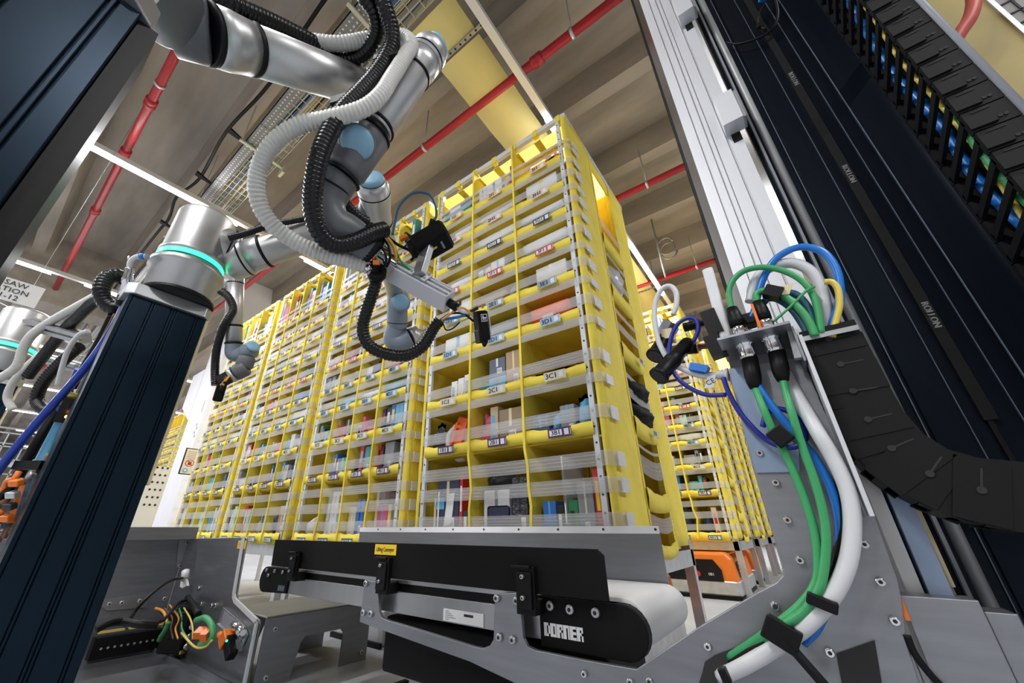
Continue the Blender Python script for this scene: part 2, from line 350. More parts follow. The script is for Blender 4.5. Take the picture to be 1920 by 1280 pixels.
# yellow film panels with perforated struts
def ypanel(y0, y1, label):
    t = thing('ceiling_panel', label, 'panel', (-1.2, y0, 3.8), 'yellow panels hung under the ceiling')
    n = max(4, int((y1-y0)/0.12)); vs = []; fs = []
    for i in range(n+1):
        y = y0+(y1-y0)*i/n; dz = 0.004*math.sin(i*1.9)+0.003*math.sin(i*0.8)
        vs += [(-1.40, y, 3.80+dz), (-1.0, y, 3.80+dz*0.6), (-1.0, y, 3.806+dz*0.6), (-1.40, y, 3.806+dz)]
    for i in range(n):
        for a in range(4): fs.append((i*4+a, i*4+(a+1) % 4, i*4+4+(a+1) % 4, i*4+4+a))
    MB().add(vs, fs, 0, True).build('film_sheet', 'panel_yellow', t)
    q = MB(); q.box((-1.44, y1-0.03, 3.79), (-0.93, y1, 3.83))
    for i in range(10): q.cyl((-1.40+0.05*i, y1-0.0305, 3.81), (-1.40+0.05*i, y1-0.031, 3.81), 0.010, seg=8, mi=1); q.cyl((-1.40+0.05*i, y1-0.015, 3.7895), (-1.40+0.05*i, y1-0.015, 3.789), 0.009, seg=8, mi=1)
    q.build('perforated_strut', ['tray_metal', 'hole'], t)
    q = MB()
    for x in (-1.40, -0.95): q.cyl((x, y1-0.015, 3.82), (x, y1-0.015, ZR), 0.006, seg=6)
    q.build('hanger_rod', 'zinc', t)
ypanel(0.90, 1.19, 'yellow panel above the silver robot elbow, nearest the camera')
ypanel(1.21, 5.45, 'yellow panel ending behind the top corner of the nearest pod')
ypanel(5.47, 9.5, 'farther yellow panel behind the pod, beside the lit light line')
# hanging drop cable at the right
t = thing('hanging_cable', 'coiled grey cable hanging from a rod behind the nearest pod', 'cable', (-0.62, 4.7, 3.6))
MB().cyl((-0.66, 4.55, 3.35), (-0.66, 4.55, ZR+0.3), 0.012, seg=8).build('drop_rod', 'tray_metal', t)
MB().tube([(-0.60+0.10*math.cos(a), 4.7+0.02*a, 3.95+0.11*math.sin(a)) for a in [i*0.5 for i in range(26)]], 0.012, 6, n=2).build('cable_loop', 'tray_metal', t)
# thin wires at far left
t = thing('ceiling_wire', 'thin white wire strung under the slab at far left', 'wire', (-9, 0, 3.5)); MB().tube([(-8.0, -0.8, 3.35), (-7.9, 0.2, 3.1), (-7.9, 1.6, 2.95)], 0.006, 5).build('wire_run', 'cable_white', t)

# white pillar with corbel
t = thing('concrete_pillar', 'white concrete pillar with a bracket head at the far left end of the pods', 'pillar', (-7.2, 2.2, 0))
q = MB(); q.box((-7.65, 1.94, 0), (-7.0, 2.45, ZS)); q.build('shaft', 'pillar_white', t, bevel=0.015)
q = MB(); P = [(-7.65, 1.94, 2.10), (-8.2, 1.94, 2.40), (-8.2, 1.94, 3.0), (-7.65, 1.94, 3.0)]; q.poly(P, (0, 1, 0), 0.51); q.build('corbel', 'pillar_white', t)
q = MB()
for i in range(4): q.box((-7.10-0.05*(i % 2), 1.938, 1.75+i*0.06), (-7.06-0.05*(i % 2), 1.939, 1.79+i*0.06))
q.box((-7.12, 1.938, 2.15), (-7.10, 1.939, 2.33)); q.build('stencil_mark', 'ink_faint', t)
# fence post and safety sign beside the pillar
t = thing('guard_post', 'yellow guard post with black edge in front of the white pillar', 'post', (-6.3, 2.05, 0))
MB().box((-6.32, 1.86, 0), (-6.28, 1.99, 2.3)).build('post_profile', 'label_yellow', t); MB().box((-6.33, 1.845, 0), (-6.27, 1.86, 2.3)).build('edge_strip', 'black', t)
q = MB()
for i in range(10): q.box((-6.31, 1.99, 0.9+i*0.14), (-6.305, 2.6, 0.91+i*0.14))
for i in range(8): q.box((-6.31, 2.02+i*0.07, 0.9), (-6.305, 2.025+i*0.07, 2.3))
q.build('wire_mesh', 'label_yellow', t)
MB().rbox((-6.25, 1.96, 1.98), (1, 0, 0), (0, 1, 0), (0, 0, 1), 0.08, 0.10, 0.12, 0.01).build('lock_box', 'black', t); MB().rbox((-6.25, 1.93, 0.98), (1, 0, 0), (0, 1, 0), (0, 0, 1), 0.08, 0.10, 0.16, 0.01).build('latch', 'black', t)
t = thing('safety_sign', 'white safety sign with red ban circle and two blue discs on yellow post', 'sign', (-6.2, 2.0, 1.25))
SX = -6.20
sign_root = t
MB().box((SX-0.012, 1.84, 1.22), (SX, 2.14, 1.66)).build('sign_frame', 'black', t); q = MB(); q.box((SX, 1.855, 1.235), (SX+0.002, 2.125, 1.645)); 
q.build('sign_face', 'cream', t)
q = MB()
for i in range(5): q.box((SX+0.002, 1.88, 1.60-i*0.03), (SX+0.003, 2.10-0.03*(i % 3), 1.608-i*0.03))
q.build('printed_lines', 'ink_faint', t)
def disc(c, r, mi): return MB().cyl((SX+0.002, c[0], c[1]), (SX+0.0035, c[0], c[1]), r, seg=24)
q = disc((1.94, 1.41), 0.058, 0); q.build('ban_ring', 'red', t)
q = MB(); q.cyl((SX+0.0035, 1.94, 1.41), (SX+0.004, 1.94, 1.41), 0.046, seg=24); q.build('ban_disc', 'cream', t)
q = MB(); q.box((SX+0.004, 1.918, 1.38), (SX+0.005, 1.962, 1.415)); [q.box((SX+0.004, 1.918+i*0.012, 1.415), (SX+0.005, 1.926+i*0.012, 1.44)) for i in range(4)]; q.build('hand_symbol', 'ink', t)
q = MB(); q.beam((SX+0.006, 1.90, 1.45), (SX+0.006, 1.98, 1.37), 0.012, 0.001, hint=(1, 0, 0)); q.build('ban_bar', 'red', t)
q = MB(); q.add([(SX+0.003, 2.03, 1.36), (SX+0.003, 2.11, 1.36), (SX+0.003, 2.07, 1.43)], [(0, 1, 2)]); q.build('warning_mark', 'red_item', t)
for y in (1.91, 2.03): disc((y, 1.285), 0.038, 0).build('blue_disc', 'sky', t); 
for y in (1.91, 2.03): q = MB(); q.rbox((SX+0.005, y, 1.287), (0, 1, 0), (0, 0, 1), (1, 0, 0), 0.034, 0.024, 0.001, 0.008); q.build('symbol', 'paper', t)
for o in sign_root.children:
    for v in o.data.vertices: v.co.y = 1.66+(v.co.y-1.84)*0.85; v.co.z = 1.13+(v.co.z-1.22)*0.74
# far end of the hall, left
t = thing('orange_partition', 'orange partition far behind the white pillar', 'partition', (-15, 3.2, 0)); 
q = MB(); q.box((-15.1, 3.3, 0), (-15, 4.2, 1.70)); q.build('board', 'orange_panel', t); q = MB(); q.box((-15.0, 3.3, 1.36), (-14.94, 4.2, 1.46)); q.build('top_rail', 'red_item', t)
t = thing('steel_cabinet', 'beige perforated steel cabinet behind the dark pedestal', 'cabinet', (-5.5, 1.0, 0))
q = MB(); q.box((-6.3, 1.25, 0), (-5.9, 1.50, 1.16)); q.build('cabinet_body', 'offwhite', t, bevel=0.01); q = MB(); [q.cyl((-5.899, 1.36+0.05*(i % 3), 0.75+0.08*(i//3)), (-5.897, 1.36+0.05*(i % 3), 0.75+0.08*(i//3)), 0.012, seg=8) for i in range(18)]; q.build('bolt_hole', 'hole', t)
# orange board behind the right-hand pods
t = thing('orange_board', 'orange board hanging beyond the right-hand pods, behind the black camera lights', 'board', (-0.2, 7.9, 3.1))
q = MB(); q.box((-0.89, 7.9, 3.06), (-0.05, 7.94, 3.76)); q.build('board_face', 'orange_panel', t); [MB().box((x, 7.94, 3.06), (x+0.04, 7.96, ZS)).build('board_hanger', 'zinc', t) for x in (-0.80, -0.2)]
# hanging signs at far left
def hang_sign(c, w, h, ax, lines, tri, name, label, sizes):
    t = thing(name, label, 'sign', c); c = V(c); ax = V(ax).normalized(); az = V((0, 0, 1)); n = ax.cross(az)
    q = MB()
    if tri:
        q.poly([c-ax*w/2+az*h/2, c+ax*w/2+az*h/2, c-az*h/2], n, 0.006); q.build('sign_border', 'red_item', t)
        q = MB(); s = 0.78; q.poly([c-ax*w/2*s+az*(h/2-0.035)+n*0.006, c+ax*w/2*s+az*(h/2-0.035)+n*0.006, c-az*(h/2-0.10)+n*0.006], n, 0.002); q.build('sign_face', 'paper', t)
    else:
        q.obox(c, ax, az, n, w, h, 0.008); q.build('sign_face', 'paper', t)
    q = MB()
    for (s, u, v), z in zip(lines, sizes): add_text(q, s, c+ax*u+az*v+n*0.0095, ax, az, z, 0)
    q.build('lettering', 'ink', t)
    return t, c, ax, az, n
# ------------------------------------------------------------------ yellow fabric pods
ZTOP, ZBOT = 2.74, 0.43
ROWS1 = [('A', 0.45), ('B', 0.86), ('C', 1.105), ('D', 1.375), ('E', 1.585), ('F', 1.785), ('G', 1.99), ('H', 2.18), ('I', 2.38)]
ROWS2 = [('A', 0.445), ('B', 0.80), ('C', 1.025), ('D', 1.245), ('E', 1.405), ('F', 1.595), ('G', 1.785), ('H', 1.955), ('I', 2.125), ('J', 2.315)]
BAND = 0.052                                     # height of a bin's front lip
def lip_mesh(xa, xb, y, z, dz, ncol, sag, side=None):
    """sagging cloth lip; side=None: runs along x facing -y; side='x': runs along y facing +x"""
    q = MB(); n = 8; vs = []; fs = []; tot = n*ncol
    for i in range(tot+1):
        u = i/tot; ph = (i % n)/n; s = math.sin(math.pi*ph)
        x = xa+(xb-xa)*u; drop = sag*s; out = 0.009+0.007*s; wr = 0.003*math.sin(i*2.3)
        pr = [(0.010, z+dz/2-drop*1.3+wr), (out+0.004, z+dz/2-drop*1.3+wr), (out+0.006, z-drop+wr), (out, z-dz/2-drop*0.7), (-0.01, z-dz/2-drop*0.5-0.004), (-0.01, z-dz/2-drop*0.5+0.008)]
        for o, zz in pr: vs.append((x, y-o, zz) if side is None else (y+o, x, zz))
    m = 6
    for i in range(tot):
        for k in range(m):
            f = (i*m+k, i*m+(k+1) % m, (i+1)*m+(k+1) % m, (i+1)*m+k); fs.append(f if side is None else f[::-1])
    q.add(vs, fs, 0, True); return q
def strap_mb(xa, xb, y, z0, z1, bulge, wrap, lines=4, sagl=0.0, side=False):
    q = MB(); n = 10
    def strip(a, c, off, mi):
        vs = []
        for i in range(n+1):
            u = i/n; s = math.sin(math.pi*u); x = xa+(xb-xa)*u; yy = y-bulge*s-off; dz = -sagl*s
            vs += [(x, yy, a+dz), (x, yy, c+dz)] if not side else [(y+bulge*s+off, x, a+dz), (y+bulge*s+off, x, c+dz)]
        q.add(vs, [(2*i, 2*i+2, 2*i+3, 2*i+1) for i in range(n)], mi, True)
    strip(z0, z1, 0, 0)
    h = (z1-z0)/(lines+1)
    for i in range(lines): strip(z0+h*(i+1)-0.0018, z0+h*(i+1)+0.0018, 0.0012, 1)
    if wrap:                                    # the end folds round the corner and carries a pale pad
        q.add([(xb+dx, y+dy, zz) for dx, dy in ((0, 0), (0.020, 0.000), (0.041, 0.012), (0.0425, 0.05)) for zz in (z0, z1)], [(2*i, 2*i+2, 2*i+3, 2*i+1) for i in range(3)], 0)
        q.obox((xb+0.046, y+0.078, (z0+z1)/2), (0.05, 0.998, 0), (0, 0, 1), (0.998, -0.05, 0), 0.065, (z1-z0)*0.98, 0.005, 2)
    return q
_stick = {}
def sticker(text, w, h):
    """white-edged bin sticker: coloured field with the bin number and a pale blank patch"""
    row = text[1]; key = (text, w)
    if key in _stick: return _stick[key]
    q = MB(); mats = ['sticker_'+row, 'paper', 'ink']; dark = row in 'ABFG'
    q.box((-w/2, -0.0012, -h/2), (w/2, 0, h/2), 0)
    if dark: q.box((-w*0.43, -0.002, -h*0.30), (w*0.11, -0.0011, h*0.30), 1)
    q.box((w*0.20, -0.002, -h*0.32), (w*0.39, -0.0011, h*0.32), 1)
    if row not in 'CHIJ': q.box((w*0.455, -0.002, -h*0.36), (w*0.475, -0.0011, h*0.36), 1)
    add_text(q, text, (-w*0.155, -0.0026, 0), (1, 0, 0), (0, 0, 1), h*(0.72 if dark else 0.86), 2, bold=h*0.02, sx=1.05)
    for v in range(4): pass
    _stick[key] = q.mesh('bin_sticker', mats); return _stick[key]
def put(mesh, name, parent, loc, rot=(0, 0, 0)):
    o = bpy.data.objects.new(name, mesh); COL.objects.link(o); o.parent = parent
    if parent is not None: o.matrix_parent_inverse = parent.matrix_basis.inverted()
    o.location = loc; o.rotation_euler = rot; return o
def make_pod(label, x0, x1, y0, y1, ncol, rows, first_side=False, group=None, sidebins=True, deepstickers=True, straps2=True):
    t = thing('storage_pod', label, 'storage pod', ((x0+x1)/2, (y0+y1)/2, 0), group)
    px0, px1 = x0+0.045, x1-0.045
    # frame: legs, posts, base rails, top rails
    for x in (x0+0.025, x1-0.025):
        for y in (y0+0.03, y1-0.03):
            q = MB(); q.box((x-0.022, y-0.022, 0), (x+0.022, y-0.017, ZBOT+0.02)); sx = 1 if x > (x0+x1)/2 else -1
            q.box((x+sx*0.017, y-0.017, 0), (x+sx*0.022, y+0.022, ZBOT+0.02)); q.box((x-0.028, y-0.028, 0), (x+0.028, y+0.028, 0.008)); q.build('leg', 'zinc', t)
    q = MB(); q.box((x0, y0+0.008, ZBOT-0.09), (x1, y0+0.013, ZBOT-0.02)); q.box((x0, y1-0.013, ZBOT-0.09), (x1, y1-0.008, ZBOT-0.02))
    q.box((x0+0.003, y0, ZBOT-0.09), (x0+0.008, y1, ZBOT-0.02)); q.box((x1-0.008, y0, ZBOT-0.09), (x1-0.003, y1, ZBOT-0.02)); q.build('base_frame', 'zinc', t)
    for x in (px0, px1-0.022):
        q = MB(); q.box((x, y0-0.004, ZBOT), (x+0.022, y0+0.012, ZTOP-0.01)); z = ZBOT+0.06
        while z < ZTOP-0.05: q.cyl((x+0.011, y0-0.0042, z), (x+0.011, y0-0.005, z), 0.0042, seg=8, mi=1); z += 0.062
        q.build('corner_post', ['rail_white', 'hole'], t)
    q = MB(); q.box((x0+0.02, y0-0.002, ZTOP-0.035), (x1-0.02, y0+0.022, ZTOP)); q.build('top_rail', 'rail_white', t)
    q = MB(); q.box((x0+0.02, y1-0.022, ZTOP-0.035), (x1-0.02, y1, ZTOP)); q.build('top_rail', 'rail_white', t)
    for x in (x0+0.005, x1-0.027):
        q = MB(); q.box((x, y0, ZTOP-0.035), (x+0.022, y1, ZTOP)); sx = x+0.022 if x > (x0+x1)/2 else x
        for i in range(6): q.cyl((sx-0.003, y0+0.08+i*(y1-y0-0.16)/5, ZTOP-0.018), (sx+0.006, y0+0.08+i*(y1-y0-0.16)/5, ZTOP-0.018), 0.006, seg=8, mi=1)
        q.build('top_rail', ['rail_white', 'zinc'], t)
    # cloth shell
    xs = [px0+0.011+(px1-px0-0.022)*i/ncol for i in range(ncol+1)]
    ym = y0+(y1-y0)*0.36; yr = y0+(y1-y0)*0.70      # side opening between two cloth columns
    def wavy(pts_fn, nu, nv, name, th=0.006, mi='fabric'):
        vs = []; fs = []
        for i in range(nu+1):
            for j in range(nv+1): vs.append(pts_fn(i/nu, j/nv))
        for i in range(nu):
            for j in range(nv): fs.append((i*(nv+1)+j, (i+1)*(nv+1)+j, (i+1)*(nv+1)+j+1, i*(nv+1)+j+1))
        q = MB(); q.add(vs, fs, 0, True); o = q.build(name, mi, t); md = o.modifiers.new('thick', 'SOLIDIFY'); md.thickness = th; md.offset = 0; return o
    def side_panel(X, ya, yb, name, s):
        def fn(u, v):
            z = ZBOT+(ZTOP-0.03-ZBOT)*v; y = ya+(yb-ya)*u; flare = 0.05*max(0, 1-v*5)**1.6*(1 if u > 0.2 else 0)
            return (X+s*(0.006*math.sin(v*31+u*3)*math.sin(math.pi*u)+0.012*math.sin(math.pi*u)*0.5), y-flare*(1-u)*0.5, z)
        return wavy(fn, 8, 40, name)
    for X, s in ((x0, -1), (x1, 1)):
        side_panel(X-s*0.012, y0+0.004, ym, 'side_panel', s)
        side_panel(X-s*0.012, yr, y1-0.004, 'side_panel', s)
        # cloth roll at the front corner
        q = MB(); pr = [(X-s*0.045+s*0.012, y0-0.001), (X-s*0.020, y0-0.007), (X-s*0.002, y0+0.012), (X-s*0.008, y0+0.03)]
        n = 26; vs = []
        for i in range(n+1):
            z = ZBOT+(ZTOP-0.02-ZBOT)*i/n; w = 0.0025*math.sin(i*2.7)
            vs += [(x+s*w*(k == 2), y+w*(k == 1), z) for k, (x, y) in enumerate(pr)]
        q.add(vs, [(i*4+k, i*4+k+1, i*4+5+k, i*4+4+k) for i in range(n) for k in range(3)], 0, True); q.build('corner_roll', 'fabric', t)
        q = MB(); q.box((X-s*0.03-0.004, ym-0.012, ZBOT), (X-s*0.012+0.006*s, ym+0.010, ZTOP-0.03)); q.box((X-s*0.03-0.004, yr-0.010, ZBOT), (X-s*0.012+0.006*s, yr+0.012, ZTOP-0.03)); q.build('piping', 'fabric', t)
        q = MB(); q.box((X-s*0.02, y0+0.02, ZTOP-0.13), (X-s*0.012, y1-0.02, ZTOP-0.03)); q.build('top_hem', 'fabric', t)
    ys = y0+0.36                                       # depth of the front bins
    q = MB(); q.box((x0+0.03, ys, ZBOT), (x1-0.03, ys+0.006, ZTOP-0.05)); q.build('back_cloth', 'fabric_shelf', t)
    q = MB(); q.box((x0+0.02, y1-0.02, ZBOT), (x1-0.02, y1-0.014, ZTOP-0.05)); q.build('rear_cloth', 'fabric', t)
    for i, x in enumerate(xs):
        if 0 < i < ncol:
            n = 30; vs = []
            for j in range(n+1):
                z = ZBOT+(ZTOP-0.03-ZBOT)*j/n; lean = 0.035*max(0, 1-abs(z-ZBOT-0.18)/0.2)*random.uniform(0.3, 1) if z < rows[1][1]-0.05 else 0
                vs += [(x-0.006+lean, y0-0.0265, z), (x+0.006+lean, y0-0.0265, z), (x+0.005+lean, ys, z), (x-0.005+lean, ys, z)]
            q = MB(); q.add(vs, [(j*4+k, j*4+(k+1) % 4, j*4+4+(k+1) % 4, j*4+4+k) for j in range(n) for k in range(4)], 0, False); q.build('divider', 'fabric', t)
    for i in range(ncol*2+1):                       # cloth loops hold the shell to the top rail
        x = x0+0.05+(x1-x0-0.1)*i/(ncol*2); w = 0.03
        MB().box((x-w/2, y0-0.006, ZTOP-0.05), (x+w/2, y0+0.026, ZTOP+0.003)).build('rail_loop', 'fabric', t)
    q = MB(); n = 12; vs = [(x0+0.03+(x1-x0-0.06)*i/n, y, ZTOP-0.055-0.012*math.sin(math.pi*((i*ncol/n) % 1))) for i in range(n+1) for y in (y0+0.03, y1-0.03)]
    q.add(vs, [(2*i, 2*i+2, 2*i+3, 2*i+1) for i in range(n)], 0, True); q.build('roof_cloth', 'fabric_roof', t)
    for i in range(1, 2*ncol): x = x0+0.05+(x1-x0-0.1)*i/(ncol*2); MB().box((x-0.022, y0+0.02, ZTOP-0.075), (x+0.022, y0+0.30, ZTOP-0.069)).build('roof_seam', 'fabric', t)
    MB().box((x0+0.04, y0+0.10, ZTOP-0.083), (x1-0.04, y0+0.15, ZTOP-0.077)).build('roof_seam', 'fabric', t)
    for r, (row, z) in enumerate(rows):
        zt = rows[r+1][1] if r+1 < len(rows) else ZTOP
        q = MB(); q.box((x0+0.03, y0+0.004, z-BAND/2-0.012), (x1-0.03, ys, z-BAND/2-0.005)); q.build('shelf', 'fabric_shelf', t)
        lip_mesh(px0+0.012, px1-0.012, y0, z, BAND if r else 0.07, ncol, 0.010 if r else 0.004).build('bin_lip', 'fabric', t)
        # elastic straps above the lip and under the next one
        sp = [(z+0.032, z+0.032+min(0.055, (zt-z)*0.27))]
        if zt-z > 0.15 and r < len(rows)-1: sp.append((zt-BAND/2-0.040, zt-BAND/2+0.002))
        if r == 0: sp = [(z+0.06, z+0.105), (z+0.17, z+0.225), (z+0.262, z+0.318)] if zt-z > 0.38 else [(z+0.05, z+0.10), (z+0.145, z+0.20), (z+0.24, z+0.29)]
        if r == len(rows)-1: sp = [(z+0.04, z+0.075), (z+0.10, z+0.125)]
        for a, c in sp: strap_mb(px0, px1+0.006, y0-0.012, a, c, 0.012, True, 3, 0.004).build('elastic_strap', ['strap', 'strap_line', 'strap_pad'], t)
        if deepstickers:
            cw = (px1-px0)/ncol; w = min(0.105, cw*0.42); h = w*0.36
            for c in range(ncol):
                s = sticker('%d%s1' % (c+1, row), round(w, 3), h)
                o = put(s, 'bin_sticker', t, (xs[c]+cw*0.55, y0-0.036, z-0.008), (math.radians(6), 0, 0))
    if sidebins:
        for zz in (0.45, 0.62, 0.93, 1.31, 1.66, 2.02):
            q = MB(); q.box((x1-0.24, ym, zz-0.04), (x1-0.02, yr, zz-0.034)); q.build('side_shelf', 'fabric_shelf', t)
            lip_mesh(ym, yr, x1-0.012, zz+(0.0 if zz > 0.5 else -0.02), 0.085 if zz > 0.5 else 0.06, 1, 0.02, 'x').build('side_lip', 'fabric', t)
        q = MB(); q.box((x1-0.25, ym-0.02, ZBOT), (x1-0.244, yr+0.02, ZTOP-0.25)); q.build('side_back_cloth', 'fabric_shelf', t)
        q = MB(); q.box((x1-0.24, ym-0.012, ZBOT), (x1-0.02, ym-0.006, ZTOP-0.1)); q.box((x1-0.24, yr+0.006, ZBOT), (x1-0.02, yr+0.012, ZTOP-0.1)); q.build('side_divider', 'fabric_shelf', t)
        for a, c in ((0.50, 0.56), (0.72, 0.80), (0.83, 0.845) , (1.06, 1.11), (1.16, 1.185), (1.42, 1.47), (1.52, 1.55), (1.75, 1.80), (1.90, 1.93), (2.12, 2.18)): strap_mb(ym, yr, x1-0.004, a, c, 0.006, False, 3, 0.018, True).build('side_strap', ['strap', 'strap_line'], t)
        for zz, tx in ((0.935, '3D3'), (1.315, '3E3')):
            s = sticker(tx, 0.08, 0.03); put(s, 'bin_sticker', t, (x1+0.028, (ym+yr)/2+0.04, zz-0.02), (0, 0, math.radians(90)))
    return t, xs, ys
PODY0, PODY1 = 1.45, 2.40
G = 'yellow fabric storage pods'
pods = []
def pod(label, x0, x1, y0, y1, n, rows, **k):
    r = make_pod(label, x0, x1, y0, y1, n, rows, group=G, **k); pods.append((label, r[1], r[2], rows, y0, n)); return r[0]
pod('nearest yellow fabric pod, three bins wide, behind the belt conveyor', -1.575, -0.525, PODY0, PODY1, 3, ROWS1)
pod('second yellow pod of the front row, four bins wide, left of the nearest pod', -2.725, -1.655, PODY0, PODY1, 4, ROWS2)
pod('third yellow pod of the front row, second from its far left end', -3.865, -2.805, PODY0, PODY1, 4, ROWS2)
pod('fourth yellow pod at the far left end of the front row, near the white pillar', -5.01, -3.945, PODY0, PODY1, 4, ROWS2)
RY = 4.15
pod('yellow pod in the aisle behind the nearest pod, above the orange drive unit', -1.64, -0.545, RY, RY+1.0, 4, ROWS2)
pod('second yellow pod of the right-hand aisle, mostly behind another pod', -1.64, -0.52, RY+1.25, RY+2.25, 4, ROWS2, deepstickers=False)
pod('third yellow pod of the right-hand aisle, only its edge in view', -1.64, -0.50, RY+2.5, RY+3.5, 4, ROWS2, deepstickers=False)
pod('small distant yellow pod seen between the dark pedestal and the pillar', -10.9, -9.8, 2.42, 3.4, 4, ROWS2, deepstickers=False, sidebins=False)
# ------------------------------------------------------------------ orange drive units under the pods
def drive(label, x0, x1, y0, y1, h=0.33):
    t = thing('drive_unit', label, 'drive unit', ((x0+x1)/2, (y0+y1)/2, 0), 'orange drive units')
    xm, ym = (x0+x1)/2, (y0+y1)/2
    P = [(x0, 0.02), (x1, 0.02), (x1, h*0.42), (x1-0.02, h*0.86), (x1-0.06, h), (x0+0.06, h), (x0+0.02, h*0.86), (x0, h*0.42)]
    q = MB(); q.poly([(x, y0, z) for x, z in P], (0, 1, 0), y1-y0); q.build('body', 'orange', t, bevel=0.02)
    q = MB(); q.rbox((xm, ym, 0.02+h*0.18), (1, 0, 0), (0, 1, 0), (0, 0, 1), x1-x0+0.016, y1-y0+0.016, h*0.34, 0.03); q.build('bumper', 'zinc', t)
    q = MB(); q.box((x0-0.006, y0-0.006, 0.004), (x1+0.006, y1+0.006, 0.022)); q.build('skirt', 'black', t)
    W = (x1-x0)*0.80
    q = MB(); q.poly([(x0+0.05, y0-0.004, h*0.38), (x0+0.05+W, y0-0.004, h*0.38), (x0+0.05+W, y0-0.004, h*0.62), (x0+W, y0-0.004, h*0.84), (x0+0.07, y0-0.004, h*0.84)], (0, -1, 0), 0.006); q.build('front_window', 'black_shiny', t)
    q = MB(); xb = x0+0.05+W*0.70; q.cyl((xb, y0-0.010, h*0.52), (xb, y0-0.022, h*0.52), 0.020, seg=16); q.build('stop_button', 'red', t)
    q = MB(); add_text(q, '081', (xb+0.10, y0-0.0115, h*0.52), (1, 0, 0), (0, 0, 1), 0.03, 0); q.build('number', 'paper', t)
    q = MB(); q.box((x1-0.004, y0+0.14, h*0.46), (x1+0.003, y0+0.24, h*0.80)); q.build('side_label', 'dark', t); q = MB(); [q.box((x1+0.003, y0+0.15, h*(0.48+0.08*i)), (x1+0.004, y0+0.23, h*(0.52+0.08*i))) for i in range(4)]; q.build('label_print', 'paper', t)
    MB().cyl((xm, ym, h), (xm, ym, h+0.035), 0.26, seg=32).build('lift_plate', 'black', t)
drive('orange drive unit with black front and red button under the aisle pod', -1.35, -0.60, 4.02, 4.95)
drive('orange drive unit partly hidden behind another one, farther along the aisle', -1.35, -0.60, 5.30, 6.20)
drive('orange drive unit under the rear of the nearest pod, behind the conveyor end', -1.30, -0.62, 1.72, 2.34, 0.34)
# ------------------------------------------------------------------ goods in the bins
COLW = {'white': 'white', 'offwhite': 'off-white', 'carton': 'brown', 'carton_dark': 'dark brown', 'tan': 'tan', 'navy': 'navy', 'blue': 'blue', 'sky': 'sky-blue', 'teal': 'teal', 'green': 'green', 'red_item': 'red', 'pink': 'pink', 'purple': 'purple', 'dark': 'dark grey', 'greyitem': 'grey', 'orangeitem': 'orange', 'lilac': 'lilac', 'mint': 'mint', 'black_item': 'black', 'brown': 'deep brown', 'cream': 'cream', 'film': 'clear', 'foil_dark': 'shiny dark', 'foil_silver': 'shiny silver', 'slate': 'slate'}
def g_box(w, d, h, col, rng):
    q = MB(); q.rbox((0, 0, h/2), (1, 0, 0), (0, 1, 0), (0, 0, 1), w, d, h, 0.002, 0, 1)
    acc = rng.choice(['paper', 'tape_cream', 'greyitem', 'ink', 'sky'])
    k = rng.random()
    if h > 0.05 and w > 0.05:
        q.box((-w*0.06, -d/2-0.0006, h*0.55), (w*0.06, -d/2-0.0001, h), 1)                       # tape over the edge
        lx = rng.uniform(-0.2, 0.1)*w; q.box((lx, -d/2-0.0009, h*0.18), (lx+w*0.3, -d/2-0.0001, h*0.45), 2)
        for i in range(4): q.box((lx+w*0.03*(i*2+1), -d/2-0.0013, h*0.24), (lx+w*0.03*(i*2+2)-0.001, -d/2-0.001, h*0.40), 3)
    else:
        q.box((-w*0.3, -d/2-0.0006, h*0.2), (w*0.1, -d/2-0.0001, h*0.8), 1)
    return q, [col, 'tape_cream' if col.startswith('carton') else acc, 'paper', 'ink']
def g_book(w, d, h, col, rng):
    q = MB(); c = min(0.003, w*0.18)
    q.box((-w/2, -d/2, 0), (-w/2+c, d/2, h)); q.box((w/2-c, -d/2, 0), (w/2, d/2, h)); q.box((-w/2+c, -d/2, 0), (w/2-c, -d/2+c, h))
    q.box((-w/2+c, -d/2+c, 0.003), (w/2-c, d/2-0.004, h-0.004), 1)
    for a, bb in ((0.12, 0.3), (0.5, 0.85)): q.box((-w*0.28, -d/2-0.0006, h*a), (w*0.28, -d/2, h*bb), 2)
    return q, [col, 'paper', rng.choice(['paper', 'label_yellow', 'ink', 'sky', 'red'])]
def g_bag(w, d, h, col, rng):
    q = MB(); nu, nv = 10, 10; vs = []; fs = []
    for s in (-1, 1):
        o = len(vs)
        for i in range(nu+1):
            for j in range(nv+1):
                u, v = i/nu, j/nv; p = (math.sin(math.pi*u)*math.sin(math.pi*min(1, v*1.15)))**0.5 if 0 < u < 1 and 0 < v*1.15 < 1 else 0
                wob = 0.10*d*math.sin(u*17+rng.random()*1.2)*math.sin(v*13)
                vs.append(((u-0.5)*w*(1-0.08*math.sin(math.pi*v)), s*(d/2*p+max(0, p)*wob), v*h*(1-0.04*math.sin(u*9))))
        for i in range(nu):
            for j in range(nv):
                f = (o+i*(nv+1)+j, o+(i+1)*(nv+1)+j, o+(i+1)*(nv+1)+j+1, o+i*(nv+1)+j+1); fs.append(f if s < 0 else f[::-1])
    q.add(vs, fs, 0, True); return q, [col]
